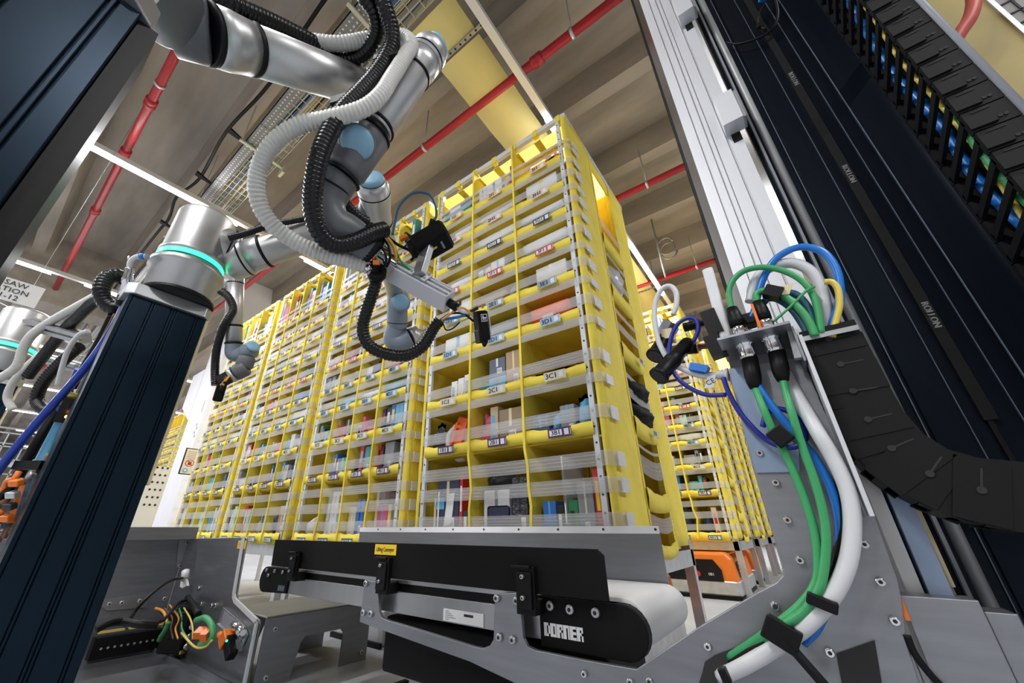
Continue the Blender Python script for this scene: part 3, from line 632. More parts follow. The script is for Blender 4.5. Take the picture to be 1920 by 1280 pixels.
def g_mailer(w, d, h, col, rng):                      # flat padded mailer lying down
    q = MB(); nu, nv = 8, 4; top = []; 
    for i in range(nu+1):
        for j in range(nv+1):
            u, v = i/nu, j/nv; p = min(1, 5*min(u, 1-u, v*2, (1-v)*2)); top.append(((u-0.5)*w, (v-0.5)*d, h*(0.72+0.28*p*(0.85+0.15*math.sin(u*11+v*5)))))
    n = len(top); vs = top+[(x, y, 0) for x, y, z in top]; fs = []
    for i in range(nu):
        for j in range(nv):
            a = (i*(nv+1)+j, (i+1)*(nv+1)+j, (i+1)*(nv+1)+j+1, i*(nv+1)+j+1); fs.append(a); fs.append(tuple(k+n for k in a[::-1]))
    rim = [i*(nv+1) for i in range(nu+1)]+[nu*(nv+1)+j for j in range(1, nv+1)]+[i*(nv+1)+nv for i in range(nu-1, -1, -1)]+[j for j in range(nv-1, 0, -1)]
    for a, bb in zip(rim, rim[1:]+rim[:1]): fs.append((a, a+n, bb+n, bb))
    q.add(vs, fs, 0, True); q.box((-w*0.2, -d/2-0.0008, h*0.05), (w*0.1, -d/2+0.001, h*0.22), 1); return q, [col, 'paper']
GEN = {'box': (g_box, 'carton', 'box'), 'book': (g_book, 'book', 'book'), 'bag': (g_bag, 'plastic_bag', 'bag'), 'mailer': (g_mailer, 'padded_mailer', 'mailer'), 'flat': (g_box, 'flat_box', 'box')}
NOUN = {'box': 'box', 'book': 'book', 'bag': 'wrapped bag', 'mailer': 'padded mailer', 'flat': 'flat box'}
ORD = ['first', 'second', 'third', 'fourth', 'fifth', 'sixth', 'seventh', 'eighth', 'ninth']
def fill_bin(podname, bx0, bx1, z0, z1, y0, ys, binname, specs, rng, grp):
    """specs: list of (kind, colour, w, h, d) standing side by side, or ('stack', [(kind, colour, w, h, d), ...])"""
    tot = sum((max(i[2] for i in s[1]) if s[0] == 'stack' else s[1] if s[0] == 'gap' else s[2])+0.004 for s in specs)
    k_ = min(1.0, (bx1-bx0)/max(tot, 0.01))
    specs = [('stack', [(i[0], i[1], i[2]*k_, i[3], i[4]) for i in s[1]]) if s[0] == 'stack' else ('gap', s[1]*k_-0.004) if s[0] == 'gap' else (s[0], s[1], s[2]*k_, s[3], s[4]) for s in specs]
    x = bx0
    if z1-z0 < 0.235:                                # low bins are packed nearly full
        hs = [sum(i[3] for i in s[1]) if s[0] == 'stack' else s[3] for s in specs if s[0] != 'gap']; fz = rng.uniform(0.74, 0.93)*(z1-z0)/max(hs+[0.02])
        specs = [('stack', [(i[0], i[1], i[2], i[3]*fz, i[4]) for i in s[1]]) if s[0] == 'stack' else s if s[0] == 'gap' else (s[0], s[1], s[2], s[3]*fz, s[4]) for s in specs]
    flat = []
    for s in specs:
        if s[0] == 'stack':
            z = z0; ww = max(i[2] for i in s[1])
            for it in s[1]: flat.append((it, x+ww/2, z)); z += it[3]+0.001
            x += ww+0.004
        elif s[0] == 'gap': x += s[1]
        else: flat.append((s, x+s[2]/2, z0)); x += s[2]+0.004
    seen = {}
    for (kind, col, w, h, d), xc, z in flat: seen.setdefault((kind, col), []).append(1)
    cnt = {}
    for (kind, col, w, h, d), xc, z in flat:
        h = min(h, z1-z-0.012); w = min(w, bx1-bx0)
        if h < 0.006: continue
        xc = min(max(xc, bx0+w/2), bx1-w/2)
        fn, nm, cat = GEN[kind]; q, mats = fn(w, d, h, col, rng)
        o = q.build(nm, mats); o.location = (xc, y0+0.003+d/2+0.008*rng.random(), z)
        k = (kind, col); n = seen[k]; i = cnt.get(k, 0); cnt[k] = i+1
        extra = '' if len(n) == 1 else (', %s from %s' % (ORD[min(i, 8)], 'left' if kind in ('box', 'book', 'bag') else 'bottom'))
        tag(o, '%s %s in bin %s, %s%s' % (COLW[col], NOUN[kind], binname, podname, extra), cat, grp)
P1 = {
 (0, 'A'): [('gap', 0.03), ('book', 'white', 0.012, 0.22, 0.2), ('box', 'navy', 0.15, 0.295, 0.16), ('book', 'red_item', 0.018, 0.315, 0.2), ('book', 'dark', 0.03, 0.16, 0.2)],
 (1, 'A'): [('stack', [('box', 'white', 0.175, 0.24, 0.2), ('bag', 'black_item', 0.21, 0.08, 0.1)]), ('box', 'foil_dark', 0.095, 0.285, 0.2)],
 (2, 'A'): [('box', 'blue', 0.07, 0.185, 0.1), ('box', 'black_item', 0.04, 0.17, 0.1), ('book', 'white', 0.007, 0.35, 0.2), ('box', 'green', 0.05, 0.185, 0.06), ('box', 'greyitem', 0.075, 0.245, 0.12), ('book', 'red_item', 0.03, 0.29, 0.16)],
 (0, 'B'): [('bag', 'foil_dark', 0.06, 0.19, 0.10)],
 (1, 'B'): [('gap', 0.09), ('box', 'tan', 0.045, 0.19, 0.2), ('box', 'carton_dark', 0.13, 0.17, 0.2)],
 (2, 'B'): [('box', 'slate', 0.09, 0.125, 0.12), ('bag', 'sky', 0.05, 0.145, 0.1), ('box', 'greyitem', 0.07, 0.15, 0.12), ('bag', 'sky', 0.065, 0.19, 0.1)],
 (0, 'C'): [('gap', 0.14), ('box', 'white', 0.042, 0.15, 0.18), ('box', 'white', 0.042, 0.16, 0.18), ('box', 'white', 0.042, 0.17, 0.18)],
 (1, 'C'): [('bag', 'teal', 0.075, 0.12, 0.12), ('stack', [('box', 'sky', 0.11, 0.11, 0.18), ('box', 'slate', 0.105, 0.10, 0.16)]), ('box', 'carton', 0.095, 0.225, 0.22)],
 (2, 'C'): [('stack', [('bag', 'foil_dark', 0.28, 0.095, 0.12)])],
 (0, 'D'): [('gap', 0.08), ('box', 'white', 0.2, 0.13, 0.2)],
 (1, 'D'): [('mailer', 'greyitem', 0.26, 0.05, 0.2)],
 (2, 'D'): [('stack', [('mailer', 'offwhite', 0.26, 0.045, 0.22), ('mailer', 'orangeitem', 0.2, 0.06, 0.2)])],
 (0, 'E'): [('gap', 0.1), ('stack', [('flat', 'white', 0.17, 0.05, 0.2)])],
 (1, 'E'): [('stack', [('flat', 'offwhite', 0.20, 0.035, 0.2), ('mailer', 'carton', 0.20, 0.04, 0.2)]), ('bag', 'greyitem', 0.08, 0.10, 0.1)],
 (2, 'E'): [('gap', 0.08), ('box', 'offwhite', 0.17, 0.105, 0.2)],
 (0, 'F'): [('gap', 0.1), ('mailer', 'white', 0.17, 0.06, 0.2)],
 (1, 'F'): [('box', 'white', 0.09, 0.125, 0.2), ('box', 'white', 0.095, 0.145, 0.2), ('box', 'offwhite', 0.075, 0.08, 0.2)],
 (2, 'F'): [('stack', [('mailer', 'film', 0.27, 0.03, 0.2), ('mailer', 'white', 0.26, 0.03, 0.2)])],
 (0, 'G'): [('mailer', 'offwhite', 0.25, 0.04, 0.2)],
 (1, 'G'): [('stack', [('mailer', 'white', 0.27, 0.06, 0.2), ('mailer', 'white', 0.27, 0.06, 0.2)])],
 (2, 'G'): [('stack', [('mailer', 'dark', 0.24, 0.02, 0.2), ('mailer', 'white', 0.26, 0.035, 0.2), ('mailer', 'white', 0.26, 0.03, 0.2)])],
 (0, 'H'): [('gap', 0.12), ('mailer', 'white', 0.15, 0.06, 0.2)],
 (1, 'H'): [('mailer', 'offwhite', 0.26, 0.04, 0.2)],
 (2, 'H'): [('gap', 0.05), ('box', 'white', 0.2, 0.14, 0.2)],
 (0, 'I'): [('stack', [('flat', 'red_item', 0.25, 0.022, 0.2), ('flat', 'offwhite', 0.25, 0.045, 0.2), ('flat', 'teal', 0.24, 0.06, 0.2), ('flat', 'greyitem', 0.24, 0.05, 0.2)])],
 (1, 'I'): [('box', 'white', 0.065, 0.2, 0.2), ('box', 'white', 0.13, 0.19, 0.2), ('bag', 'film', 0.06, 0.24, 0.1), ('book', 'red_item', 0.025, 0.24, 0.2)],
 (2, 'I'): [('gap', 0.13)],
}
TALLC = ['white', 'white', 'sky', 'navy', 'dark', 'greyitem', 'lilac', 'blue', 'offwhite', 'teal', 'red_item', 'carton', 'cream', 'black_item', 'film', 'green', 'mint', 'pink']
FLATC = ['white', 'white', 'white', 'white', 'offwhite', 'white', 'offwhite', 'film', 'greyitem', 'slate', 'lilac', 'offwhite', 'white', 'dark', 'black_item', 'sky', 'carton', 'red_item']
def auto(rng, w, h, row):
    out = []
    if h > 0.17:
        used = 0.0; lim = w*rng.uniform(0.75, 0.97)
        while used < lim-0.03:
            k = rng.random(); ww = rng.uniform(0.018, 0.04) if k < 0.4 else rng.uniform(0.05, 0.11); ww = min(ww, lim-used)
            col = rng.choice(TALLC); hh = h*rng.uniform(0.55, 0.92)
            out.append(('book' if k < 0.4 else 'bag' if k > 0.8 else 'box', col, ww, hh, rng.uniform(0.14, 0.22))); used += ww+0.004
            if len(out) > 5: break
    else:
        st = []; z = 0.0
        for i in range(rng.choice([3, 3, 4, 4])):
            hh = rng.uniform(0.028, 0.055)
            if z+hh > h-0.02: break
            st.append((rng.choice(['mailer', 'flat', 'mailer']), rng.choice(FLATC), w*rng.uniform(0.75, 0.95), hh, 0.2)); z += hh
        out.append(('stack', st))
    return out
SHORT = ['nearest pod', 'second front-row pod', 'third front-row pod', 'fourth front-row pod', 'first aisle pod']
for pi in range(5):
    lab, xs, ys, rows, y0, n = pods[pi]; rng = random.Random(100+pi)
    for r, (row, z) in enumerate(rows):
        zt = (rows[r+1][1] if r+1 < len(rows) else ZTOP)-0.045; z0 = z-0.034
        for c in range(n):
            if pi == 4 and c < 2: continue
            bx0, bx1 = xs[c]+0.022, xs[c+1]-0.014
            if r == 0: bx0 += 0.03
            if pi == 0:
                sp = P1[(c, row)]
                if row in 'DEFGH': sp = [('stack', [(i[0], i[1], i[2], i[3]*1.45, i[4]) for i in s[1]]) if s[0] == 'stack' else s if s[0] == 'gap' else (s[0], s[1], s[2], s[3]*1.25, s[4]) for s in sp]
            else:
                if rng.random() < 0.06: continue
                sp = auto(rng, bx1-bx0, zt-z0, row)
                if pi >= 2 and len(sp) > 3: sp = sp[:4]
            fill_bin(SHORT[pi], bx0, bx1, z0, zt, y0, ys, '%d%s1' % (c+1, row), sp, rng, 'goods in the bins of the '+SHORT[pi])
# special goods in the nearest pod
_, xs, ys, _, y0, _ = pods[0]
def bz(row): return dict(ROWS1)[row]-0.034
t = thing('toy_set', 'orange plastic toy tilted in a white tray in bin 1B1 of the nearest pod', 'toy', (xs[0]+0.22, y0+0.1, bz('B')))
ax = V((0.94, 0, -0.34)).normalized(); az = V((0.34, 0, 0.94)).normalized(); ay = V((0, 1, 0)); c0 = V((xs[0]+0.178, y0+0.075, bz('B')+0.115))
q = MB(); q.rbox(c0, ax, az, ay, 0.085, 0.19, 0.035, 0.012); q.rbox(c0+ax*0.03-ay*0.02, ax, az, ay, 0.02, 0.15, 0.02, 0.006); q.rbox(c0-ax*0.028-ay*0.02, ax, az, ay, 0.016, 0.12, 0.02, 0.006); q.rbox(c0+az*0.04-ay*0.022, ax, az, ay, 0.06, 0.02, 0.012, 0.005); q.build('toy_body', 'orangeitem', t)
q = MB(); q.rbox(c0+ax*0.065+ay*0.02, ax, az, ay, 0.05, 0.2, 0.06, 0.01); q.build('tray', 'offwhite', t)
q = MB(); q.tube([c0-ax*0.05+az*0.04, c0-ax*0.085-az*0.02, c0-ax*0.06-az*0.08, c0+ax*0.02-az*0.115, c0+ax*0.07-az*0.10], 0.016, 8); q.build('packing_roll', 'offwhite', t)
t = thing('plush_toy', 'pink plush toy in clear wrap in bin 2B1 of the nearest pod', 'toy', (xs[1]+0.06, y0+0.08, bz('B')))
c0 = V((xs[1]+0.062, y0+0.08, bz('B')))
q = MB(); q.ball(c0+V((0, 0, 0.075)), 0.05, sz=1.45); q.ball(c0+V((0.004, -0.005, 0.15)), 0.036); q.build('plush_body', 'pink', t)
for s in (-1, 1): MB().ball(c0+V((s*0.027, 0, 0.185)), 0.017, sz=1.3).build('ear', 'pink', t)
q = MB(); q.ball(c0+V((-0.02, -0.045, 0.06)), 0.02, sz=0.7); q.ball(c0+V((0.03, -0.042, 0.06)), 0.02, sz=0.7); q.build('paw', 'pink', t)
q = MB(); q.ball((xs[2]+0.20, y0+0.12, bz('I')+0.10), 0.075, seg=20, rings=14, sz=1.35, sx=0.9); o = q.build('foil_ball', 'foil_silver'); tag(o, 'crinkled silver foil ball in top bin 3I1 of the nearest pod', 'ball')
t = thing('printed_bag', 'clear bag with red and orange triangles in top bin 3I1 of the nearest pod', 'bag', (xs[3]-0.07, y0+0.06, bz('I')))
q, _m = g_bag(0.12, 0.05, 0.17, 'film', random.Random(3)); o = q.build('bag_film', 'offwhite', t); o.location = (xs[3]-0.07, y0+0.06, bz('I'))
q = MB(); zb = bz('I')+0.03; xb = xs[3]-0.12
q.poly([(xb, y0+0.028, zb), (xb+0.05, y0+0.028, zb), (xb+0.012, y0+0.028, zb+0.13)], (0, -1, 0), 0.002); q.poly([(xb+0.055, y0+0.028, zb+0.02), (xb+0.105, y0+0.028, zb+0.03), (xb+0.075, y0+0.028, zb+0.15)], (0, -1, 0), 0.002); q.build('printed_triangle', 'orangeitem', t)
# dark window on the white appliance box and picture on the navy box are details of those cartons
for o in list(COL.objects):
    lb = o.get('label', '')
    if lb.startswith('white box in bin 2A1, nearest pod'):
        q = MB(); d = o.location; w = 0.175
        q.rbox((d.x+0.012, d.y-0.1015, d.z+0.113), (1, 0, 0), (0, 0, 1), (0, 1, 0), 0.115, 0.125, 0.003, 0.012); q.build('printed_window', 'navy', o)
        q = MB(); add_text(q, 'Ecolite', (d.x-0.078, d.y-0.1012, d.z+0.205), (0, 0, 1), (-1, 0, 0), 0.016, 0); q.build('print', 'ink', o)
    if lb.startswith('navy box in bin 1A1, nearest pod'):
        d = o.location; y = d.y-0.0812; q = MB()
        q.poly([(d.x-0.02, y, d.z+0.09), (d.x+0.03, y, d.z+0.11), (d.x+0.045, y, d.z+0.24), (d.x-0.0, y, d.z+0.235)], (0, -1, 0), 0.001); q.box((d.x-0.062, y-0.001, d.z+0.04), (d.x-0.052, y, d.z+0.25)); q.build('printed_picture', 'paper', o)
        q = MB(); q.box((d.x-0.075, y-0.0005, d.z+0.17), (d.x-0.02, y, d.z+0.22)); q.build('print_block', 'sky', o)
# black wrapped goods sticking out of the side bins of the nearest pod
t = thing('black_bag', 'black plastic bag bulging from the upper side bin of the nearest pod', 'bag', (-0.53, 1.93, 1.05))
for nm, za, zb_, lb in (('black_bag', 1.03, 1.16, 0), ):
    pass
bpy.data.objects.remove(t)
for za, h, ya, lb in ((1.075, 0.11, 1.83, 'black plastic bag bulging from a side bin of the nearest pod, upper of two'), (0.945, 0.12, 1.83, 'black plastic bag bulging from a side bin of the nearest pod, lower of two')):
    q, _m = g_bag(0.26, 0.11, h, 'black_item', random.Random(int(za*100))); o = q.build('black_bag', 'black_matte'); o.rotation_euler = (0, 0, math.radians(90)); o.location = (-0.545, 1.95, za); tag(o, lb, 'bag', 'black bags in the side bins')
q, _m = g_box(0.03, 0.22, 0.27, 'foil_silver', random.Random(1)); o = q.build('slim_box', ['foil_silver', 'paper', 'paper', 'ink']); o.location = (-0.60, 1.88, 0.592); tag(o, 'slim shiny grey box standing in the lowest side bin of the nearest pod', 'box')
q, _m = g_bag(0.20, 0.10, 0.20, 'film', random.Random(5)); o = q.build('clear_bag', 'film'); o.rotation_euler = (0, 0, math.radians(90)); o.location = (-0.56, 1.95, 1.72); tag(o, 'clear plastic bag in an upper side bin of the nearest pod', 'bag')
# ------------------------------------------------------------------ robot pedestals
def profile_xy(x0, x1, y0, y1, slots_x=(), slots_y=(), w=0.008, dp=0.012):
    """outline of an extrusion; slots_y: positions along y on the +x face, slots_x: positions along x on the -y face"""
    P = [(x0, y0)]
    for s in slots_x: P += [(s-w/2, y0), (s-w/2, y0+dp), (s+w/2, y0+dp), (s+w/2, y0)]
    P.append((x1, y0))
    for s in slots_y: P += [(x1, s-w/2), (x1-dp, s-w/2), (x1-dp, s+w/2), (x1, s+w/2)]
    P += [(x1, y1), (x0, y1)]; return P
def pedestal(label, x0, x1, y0, y1, ztop, strip=True):
    t = thing('robot_pedestal', label, 'pedestal', ((x0+x1)/2, (y0+y1)/2, 0), 'dark robot pedestals')
    W = y1-y0; sy = [y0+W*f for f in (0.05, 0.28, 0.315, 0.53, 0.565, 0.60, 0.86, 0.895)]; sx = [x0+(x1-x0)*f for f in (0.3, 0.42, 0.75)]
    P = profile_xy(x0, x1, y0, y1, sx, sy, 0.0022, 0.006)
    MB().poly([(x, y, 0.012) for x, y in P], (0, 0, 1), ztop-0.012).build('column_profile', 'anodised_face', t, bevel=0.001)
    q = MB(); q.box((x0-0.07, y0-0.07, 0), (x1+0.07, y1+0.07, 0.012)); q.build('foot_plate', 'sheet', t)
    e = 0.012; c = 0.02
    P = [(x0-0.03, y0-e), (x1+e-c, y0-e), (x1+e, y0-e+c), (x1+e, y1+e-c), (x1+e-c, y1+e), (x0-0.03, y1+e)]
    MB().poly([(x, y, ztop) for x, y in P], (0, 0, 1), 0.034).build('top_plate', 'alu', t, bevel=0.002)
    # perforated cover strip down the +y edge
    if strip:
        q = MB(); q.box((x1-0.022, y1+0.002, 0.6), (x1-0.004, y1+0.009, ztop)); z = 0.63
        while z < ztop-0.03: q.box((x1-0.018, y1+0.009, z), (x1-0.010, y1+0.0095, z+0.012), 1); z += 0.05
        q.build('cover_strip', ['tape_cream', 'hole'], t)
    else:
        MB().box((x0+0.0, y1+0.001, 0.1), (x1-0.01, y1+0.02, ztop)).build('shade_panel', 'black', t)  # black panel stands in for the column's side face in shade
        q = MB(); q.poly([(x0-0.050, y1-0.03, 0.1), (x0-0.002, y1-0.03, 0.1), (x0-0.002, y1+0.012, 0.1), (x0-0.050, y1+0.016, 0.1)], (0, 0, 1), ztop-0.14); q.build('duct_cover', 'tray_metal', t)
    return t
pedestal('dark blue-black pedestal of the nearest robot arm, top left of the picture', -0.575, -0.487, -0.245, -0.062, 1.07, False)
pedestal('dark pedestal with grooves carrying the robot with the glowing green ring', -1.372, -1.290, 0.105, 0.287, 1.07)
pedestal('dark pedestal under the far-left robot, mostly outside the picture', -2.735, -2.645, -0.165, 0.015, 1.07)
pedestal('dark pedestal hidden behind the middle one, under the distant robot', -2.86, -2.77, 0.33, 0.51, 1.07)
# ------------------------------------------------------------------ robot arms
def robot_base(t, x, y, z0, ring_h=0.0):
    MB().lathe((x+0.004, y+0.004, z0), (x+0.004, y+0.004, z0+1), [(0, 0.089), (0.012, 0.089)], 40, rel=False).build('dark_gap_ring', 'black', t)  # black ring stands in for the dark gap under the base flange
    MB().lathe((x, y, z0), (x, y, z0+1), [(0.012, 0.080), (0.016, 0.084), (0.09, 0.086), (0.095, 0.096), (0.112, 0.096), (0.116, 0.088)], 40, rel=False).build('base_flange', 'robot_silver', t)
    MB().lathe((x, y, z0+0.116), (x, y, z0+1), [(0, 0.082), (0.008, 0.082)], 40, rel=False).build('neck', 'robot_grey', t)
    MB().lathe((x, y, z0+0.124), (x, y, z0+1), [(0, 0.0875), (0.015, 0.0875)], 40, rel=False, caps=False).build('light_ring', 'green_glow', t)
    MB().lathe((x, y, z0+0.154), (x, y, z0+1), [(-0.015, 0.070), (-0.014, 0.086), (0.0, 0.088), (0.004, 0.083), (0.150, 0.081), (0.162, 0.076), (0.166, 0.064)], 40, rel=False).build('shoulder', 'robot_silver', t)
def ring_on(t, p, d, r, w=0.008, m='rubber', name='seal_ring'):
    d = V(d).normalized(); p = V(p); return MB().lathe(p-d*w/2, p+d*w/2, [(0, r*0.97), (0.2, r*1.03), (0.8, r*1.03), (1, r*0.97)], 32).build(name, m, t)
def cap_disc(t, c, n, r, name='joint_cap', m='robot_blue'):
    n = V(n).normalized(); return MB().lathe(c, V(c)+n, [(0, r), (0.006, r), (0.012, r*0.93), (0.0155, r*0.6), (0.017, 0.001)], 32, rel=False).build(name, m, t)
def joint(t, p0, p1, r, name='joint_housing', m='robot_grey', e=0.25):
    p0, p1 = V(p0), V(p1); L = (p1-p0).length; k = min(0.3, r*e/L)
    return MB().lathe(p0, p1, [(0, r*0.80), (k*0.5, r*0.94), (k, r), (1-k, r), (1-k*0.5, r*0.94), (1, r*0.80)], 32).build(name, m, t)
def bent(t, pts, r, name, m, radii=None, seg=28, n=8): return MB().tube(pts, r, seg, n=n, radii=radii).build(name, m, t)
def tie(t, p, d, r, name='cable_tie'):
    d = V(d).normalized(); p = V(p); x, y, _ = frame_of(d); q = MB(); q.lathe(p-d*0.004, p+d*0.004, [(0, r*1.01), (0.1, r*1.05), (0.9, r*1.05), (1, r*1.01)], 28); q.obox(p+x*r*1.08, x, y, d, 0.012, 0.012, 0.012); return q.build(name, 'black', t)
# --- nearest robot
t = thing('jointed_robot', 'nearest silver robot arm reaching from top left down to the gripper beam', 'robot arm', (-0.545, -0.16, 1.10), 'collaborative robot arms')
robot_base(t, -0.545, -0.16, 1.104)
sA = at(352, 56, 0.78); A0 = at(400, 68, 0.80); A1 = at(700, 172, 1.15); dA = (A1-A0).normalized()
joint(t, V((-0.545, -0.16, 1.34)), at(330, 50, 0.78), 0.062, 'shoulder_joint', 'robot_grey')
joint(t, at(322, 44, 0.77), at(398, 66, 0.80), 0.0585, 'shoulder_joint', 'robot_grey', e=0.1)
ring_on(t, at(392, 64, 0.797), dA, 0.0585, 0.012)
MB().lathe(A0, A0+dA, [(0, 0.057), (0.03, 0.0575), (0.05, 0.055), (0.075, 0.053)], 36, rel=False).build('arm_sleeve', 'robot_silver', t)
ring_on(t, A0+dA*0.080, dA, 0.0535, 0.014)
MB().lathe(A0+dA*0.08, A1, [(0, 0.0525), (1, 0.0505)], 36).build('upper_arm', 'robot_silver', t)
E0, E1 = at(797, 110, 1.10), at(702, 243, 1.00); dE = (E1-E0).normalized()
joint(t, A1-dA*0.03, at(762, 152, 1.13), 0.050, 'elbow_joint', 'robot_grey')
MB().lathe(E0, E1, [(0, 0.050), (0.14, 0.050), (0.18, 0.0455), (1, 0.0445)], 36).build('forearm', 'robot_silver', t)
MB().lathe(E0-dE*0.055, E0+dE*0.01, [(0, 0.040), (0.15, 0.047), (0.4, 0.0515), (1, 0.0515)], 36).build('elbow_housing', 'robot_silver', t)
ring_on(t, E0-dE*0.004, dE, 0.0515, 0.006)
cap_disc(t, E0-dE*0.052+RT*0.010, -dE+RT*0.5, 0.038)
tie(t, E0.lerp(E1, 0.24), dE, 0.0465); tie(t, E0.lerp(E1, 0.96), dE, 0.0465); tie(t, E0.lerp(E1, 1.06), dE, 0.050)
W0, W1, W2, W3, W4 = at(700, 246, 1.0), at(648, 318, 0.975), at(612, 392, 0.965), at(652, 436, 0.99), at(694, 468, 1.03)
joint(t, W0, W1+(W1-W0)*0.1, 0.052, 'wrist_housing', 'robot_grey', e=0.3)
cw = at(672, 272, 0.985); nE = (EYE-cw).normalized(); nE = (nE+RT*(-0.05)+UP*0.1).normalized()
MB().lathe(cw-nE*0.02, cw+nE*0.052, [(0, 0.046), (0.85, 0.045), (1, 0.041)], 32).build('wrist_housing', 'robot_grey', t)
cap_disc(t, cw+nE*0.045, nE, 0.040)
ring_on(t, at(640, 330, 0.972), W1-W0, 0.050, 0.006)
bent(t, [at(640, 330, 0.972), at(616, 366, 0.968), W2, at(625, 420, 0.97), W3, W4], 0.046, 'wrist_body', 'robot_grey')
ring_on(t, at(621, 352, 0.968), W2-W1, 0.048, 0.006)
dF = (at(735, 500, 1.07)-W4).normalized()
MB().lathe(W4-dF*0.004, W4+dF, [(0, 0.044), (0.018, 0.044), (0.02, 0.036), (0.04, 0.036), (0.042, 0.031), (0.075, 0.031)], 32, rel=False).build('tool_flange', 'chrome', t)
ring_on(t, W4-dF*0.002, dF, 0.045, 0.022)
# --- gripper beam carried by it
def facing(e, p, deg):
    v = (EYE-V(p)).normalized(); u = (v-e*v.dot(e)).normalized(); w = e.cross(u); a = math.radians(deg)
    return (u*math.cos(a)+w*math.sin(a)).normalized(), (u*math.sin(a)-w*math.cos(a)).normalized()
t = thing('gripper_beam', 'silver grooved beam with camera and gripper on the nearest robot wrist', 'gripper', at(740, 505, 1.08))
Bp, Bq = at(722, 500, 1.09), at(840, 564, 1.04); e = (Bq-Bp).normalized(); nb, ng = facing(e, (Bp+Bq)/2, -52)
if nb.dot(UP) > ng.dot(UP): nb, ng = ng, nb
mid = (Bp+Bq)/2; L = (Bq-Bp).length
def slot_beam(c, e, n1, n2, L, w1, w2):               # slots are cut into the face looking along n2
    P = [(-w1/2, -w2/2), (w1/2, -w2/2), (w1/2, w2/2)]
    for s in (0.22, -0.22): P += [(s*w1+0.005, w2/2), (s*w1+0.005, w2/2-0.012), (s*w1-0.005, w2/2-0.012), (s*w1-0.005, w2/2)]
    P += [(-w1/2, w2/2)]
    return MB().poly([c-e*L/2+n1*a+n2*b_ for a, b_ in P], e, L)
slot_beam(mid, e, nb, ng, L, 0.042, 0.052).build('beam_profile', 'alu_matte', t, bevel=0.0015)
MB().obox(mid+nb*0.023+e*0.002, e, ng, nb, L*0.98, 0.058, 0.004).build('face_plate', 'alu_pale', t, bevel=0.003)
MB().obox(mid+e*(L/2+0.002), ng, nb, e, 0.053, 0.043, 0.004).build('end_plate', 'alu_pale', t)
q = MB()
for s in (0.28, 0.36): q.cyl(mid+nb*0.0245+e*(L*s)-ng*0.004, mid+nb*0.0275+e*(L*s)-ng*0.004, 0.0042, seg=10)
q.build('screw_hole', 'hole', t)
MB().cyl(at(841, 566, 1.035), at(857, 577, 1.03), 0.012).build('hose_stub', 'black', t)
# bracket
c0 = mid+ng*0.028+e*(L*0.03)
up = (at(800, 468, 1.08)-c0).normalized(); q = MB()
for s in (-0.020, 0.020): q.obox(c0+e*s*1.05+ng*0.004-nb*(-0.006), e, nb, ng, 0.012, 0.040, 0.004)
q.build('mount_plate', 'paper', t); q = MB()
for s in (-0.021, 0.021):
    for k in (-0.011, 0.011): q.cyl(c0+e*s+nb*(k+0.006)+ng*0.006, c0+e*s+nb*(k+0.006)+ng*0.010, 0.0042, seg=10)
q.build('mount_screw', 'zinc', t)
MB().beam(c0+ng*0.004, c0+up*0.105, 0.036, 0.020, hint=nb).build('bracket_web', 'alu', t, bevel=0.002)
cc = at(810, 453, 1.10); ea = (at(842, 434, 1.10)-at(790, 464, 1.10)).normalized(); v = (EYE-cc).normalized(); eb = (v-ea*v.dot(ea)).normalized(); ec = ea.cross(eb); eb2 = (eb*0.8+ec*(0.6 if ec.dot(UP) < 0 else -0.6)).normalized(); ec2 = ea.cross(eb2)
MB().rbox(cc, eb2, ec2, ea, 0.062, 0.078, 0.105, 0.016).build('camera_body', 'black_matte', t)
MB().obox(cc+eb2*0.0315+ea*(-0.012), ea, ec2, eb2, 0.034, 0.006, 0.001).build('yellow_stripe', 'cable_yellow', t); MB().obox(cc+eb2*0.0315+ea*0.022+ec2*0.004, ea, ec2, eb2, 0.006, 0.026, 0.001).build('white_stripe', 'greyitem', t)
MB().rbox(cc-ea*0.058+ec2*(-0.01), eb2, ec2, ea, 0.036, 0.05, 0.02, 0.01).build('camera_lens_end', 'black', t); 
MB().lathe(at(806, 427, 1.09), at(803, 436, 1.09), [(0, 0.010), (1, 0.010)], 14).build('connector', 'chrome', t); MB().tube([at(812, 412, 1.09), at(809, 421, 1.09), at(806, 430, 1.09)], 0.0085, 10).build('connector_boot', 'black', t)
MB().lathe(at(765, 455, 1.10), at(772, 452, 1.10), [(0, 0.009), (1, 0.009)], 12).build('connector', 'chrome', t); MB().beam(at(750, 449, 1.10), at(764, 442, 1.10), 0.010, 0.012).build('orange_plug', 'orange', t)
# gripper head
t = thing('vacuum_gripper', 'small black gripper device with a white symbol in front of bin 2D1', 'gripper', at(903, 612, 1.13))
gc = at(903, 611, 1.13); ga = (at(899, 580, 1.13)-at(907, 640, 1.13)).normalized(); v = (EYE-gc).normalized(); gn = (v-ga*v.dot(ga)).normalized(); gs = gn.cross(ga); gn2 = (gn*0.85-gs*0.5).normalized(); gs2 = gn2.cross(ga)
MB().rbox(gc, gs2, gn2, ga, 0.034, 0.040, 0.088, 0.008).build('device_body', 'black_matte', t); MB().rbox(gc-ga*0.03+gs2*0.006, gs2, gn2, ga, 0.028, 0.036, 0.04, 0.006).build('lower_body', 'black', t)
fc = gc+gn2*0.0205+ga*0.022; q = MB()
for s in (-1, 1): q.obox(fc+gs2*0.009*s, gs2, ga, gn2, 0.0014, 0.020, 0.0006); q.obox(fc+ga*0.010*s, gs2, ga, gn2, 0.020, 0.0014, 0.0006)
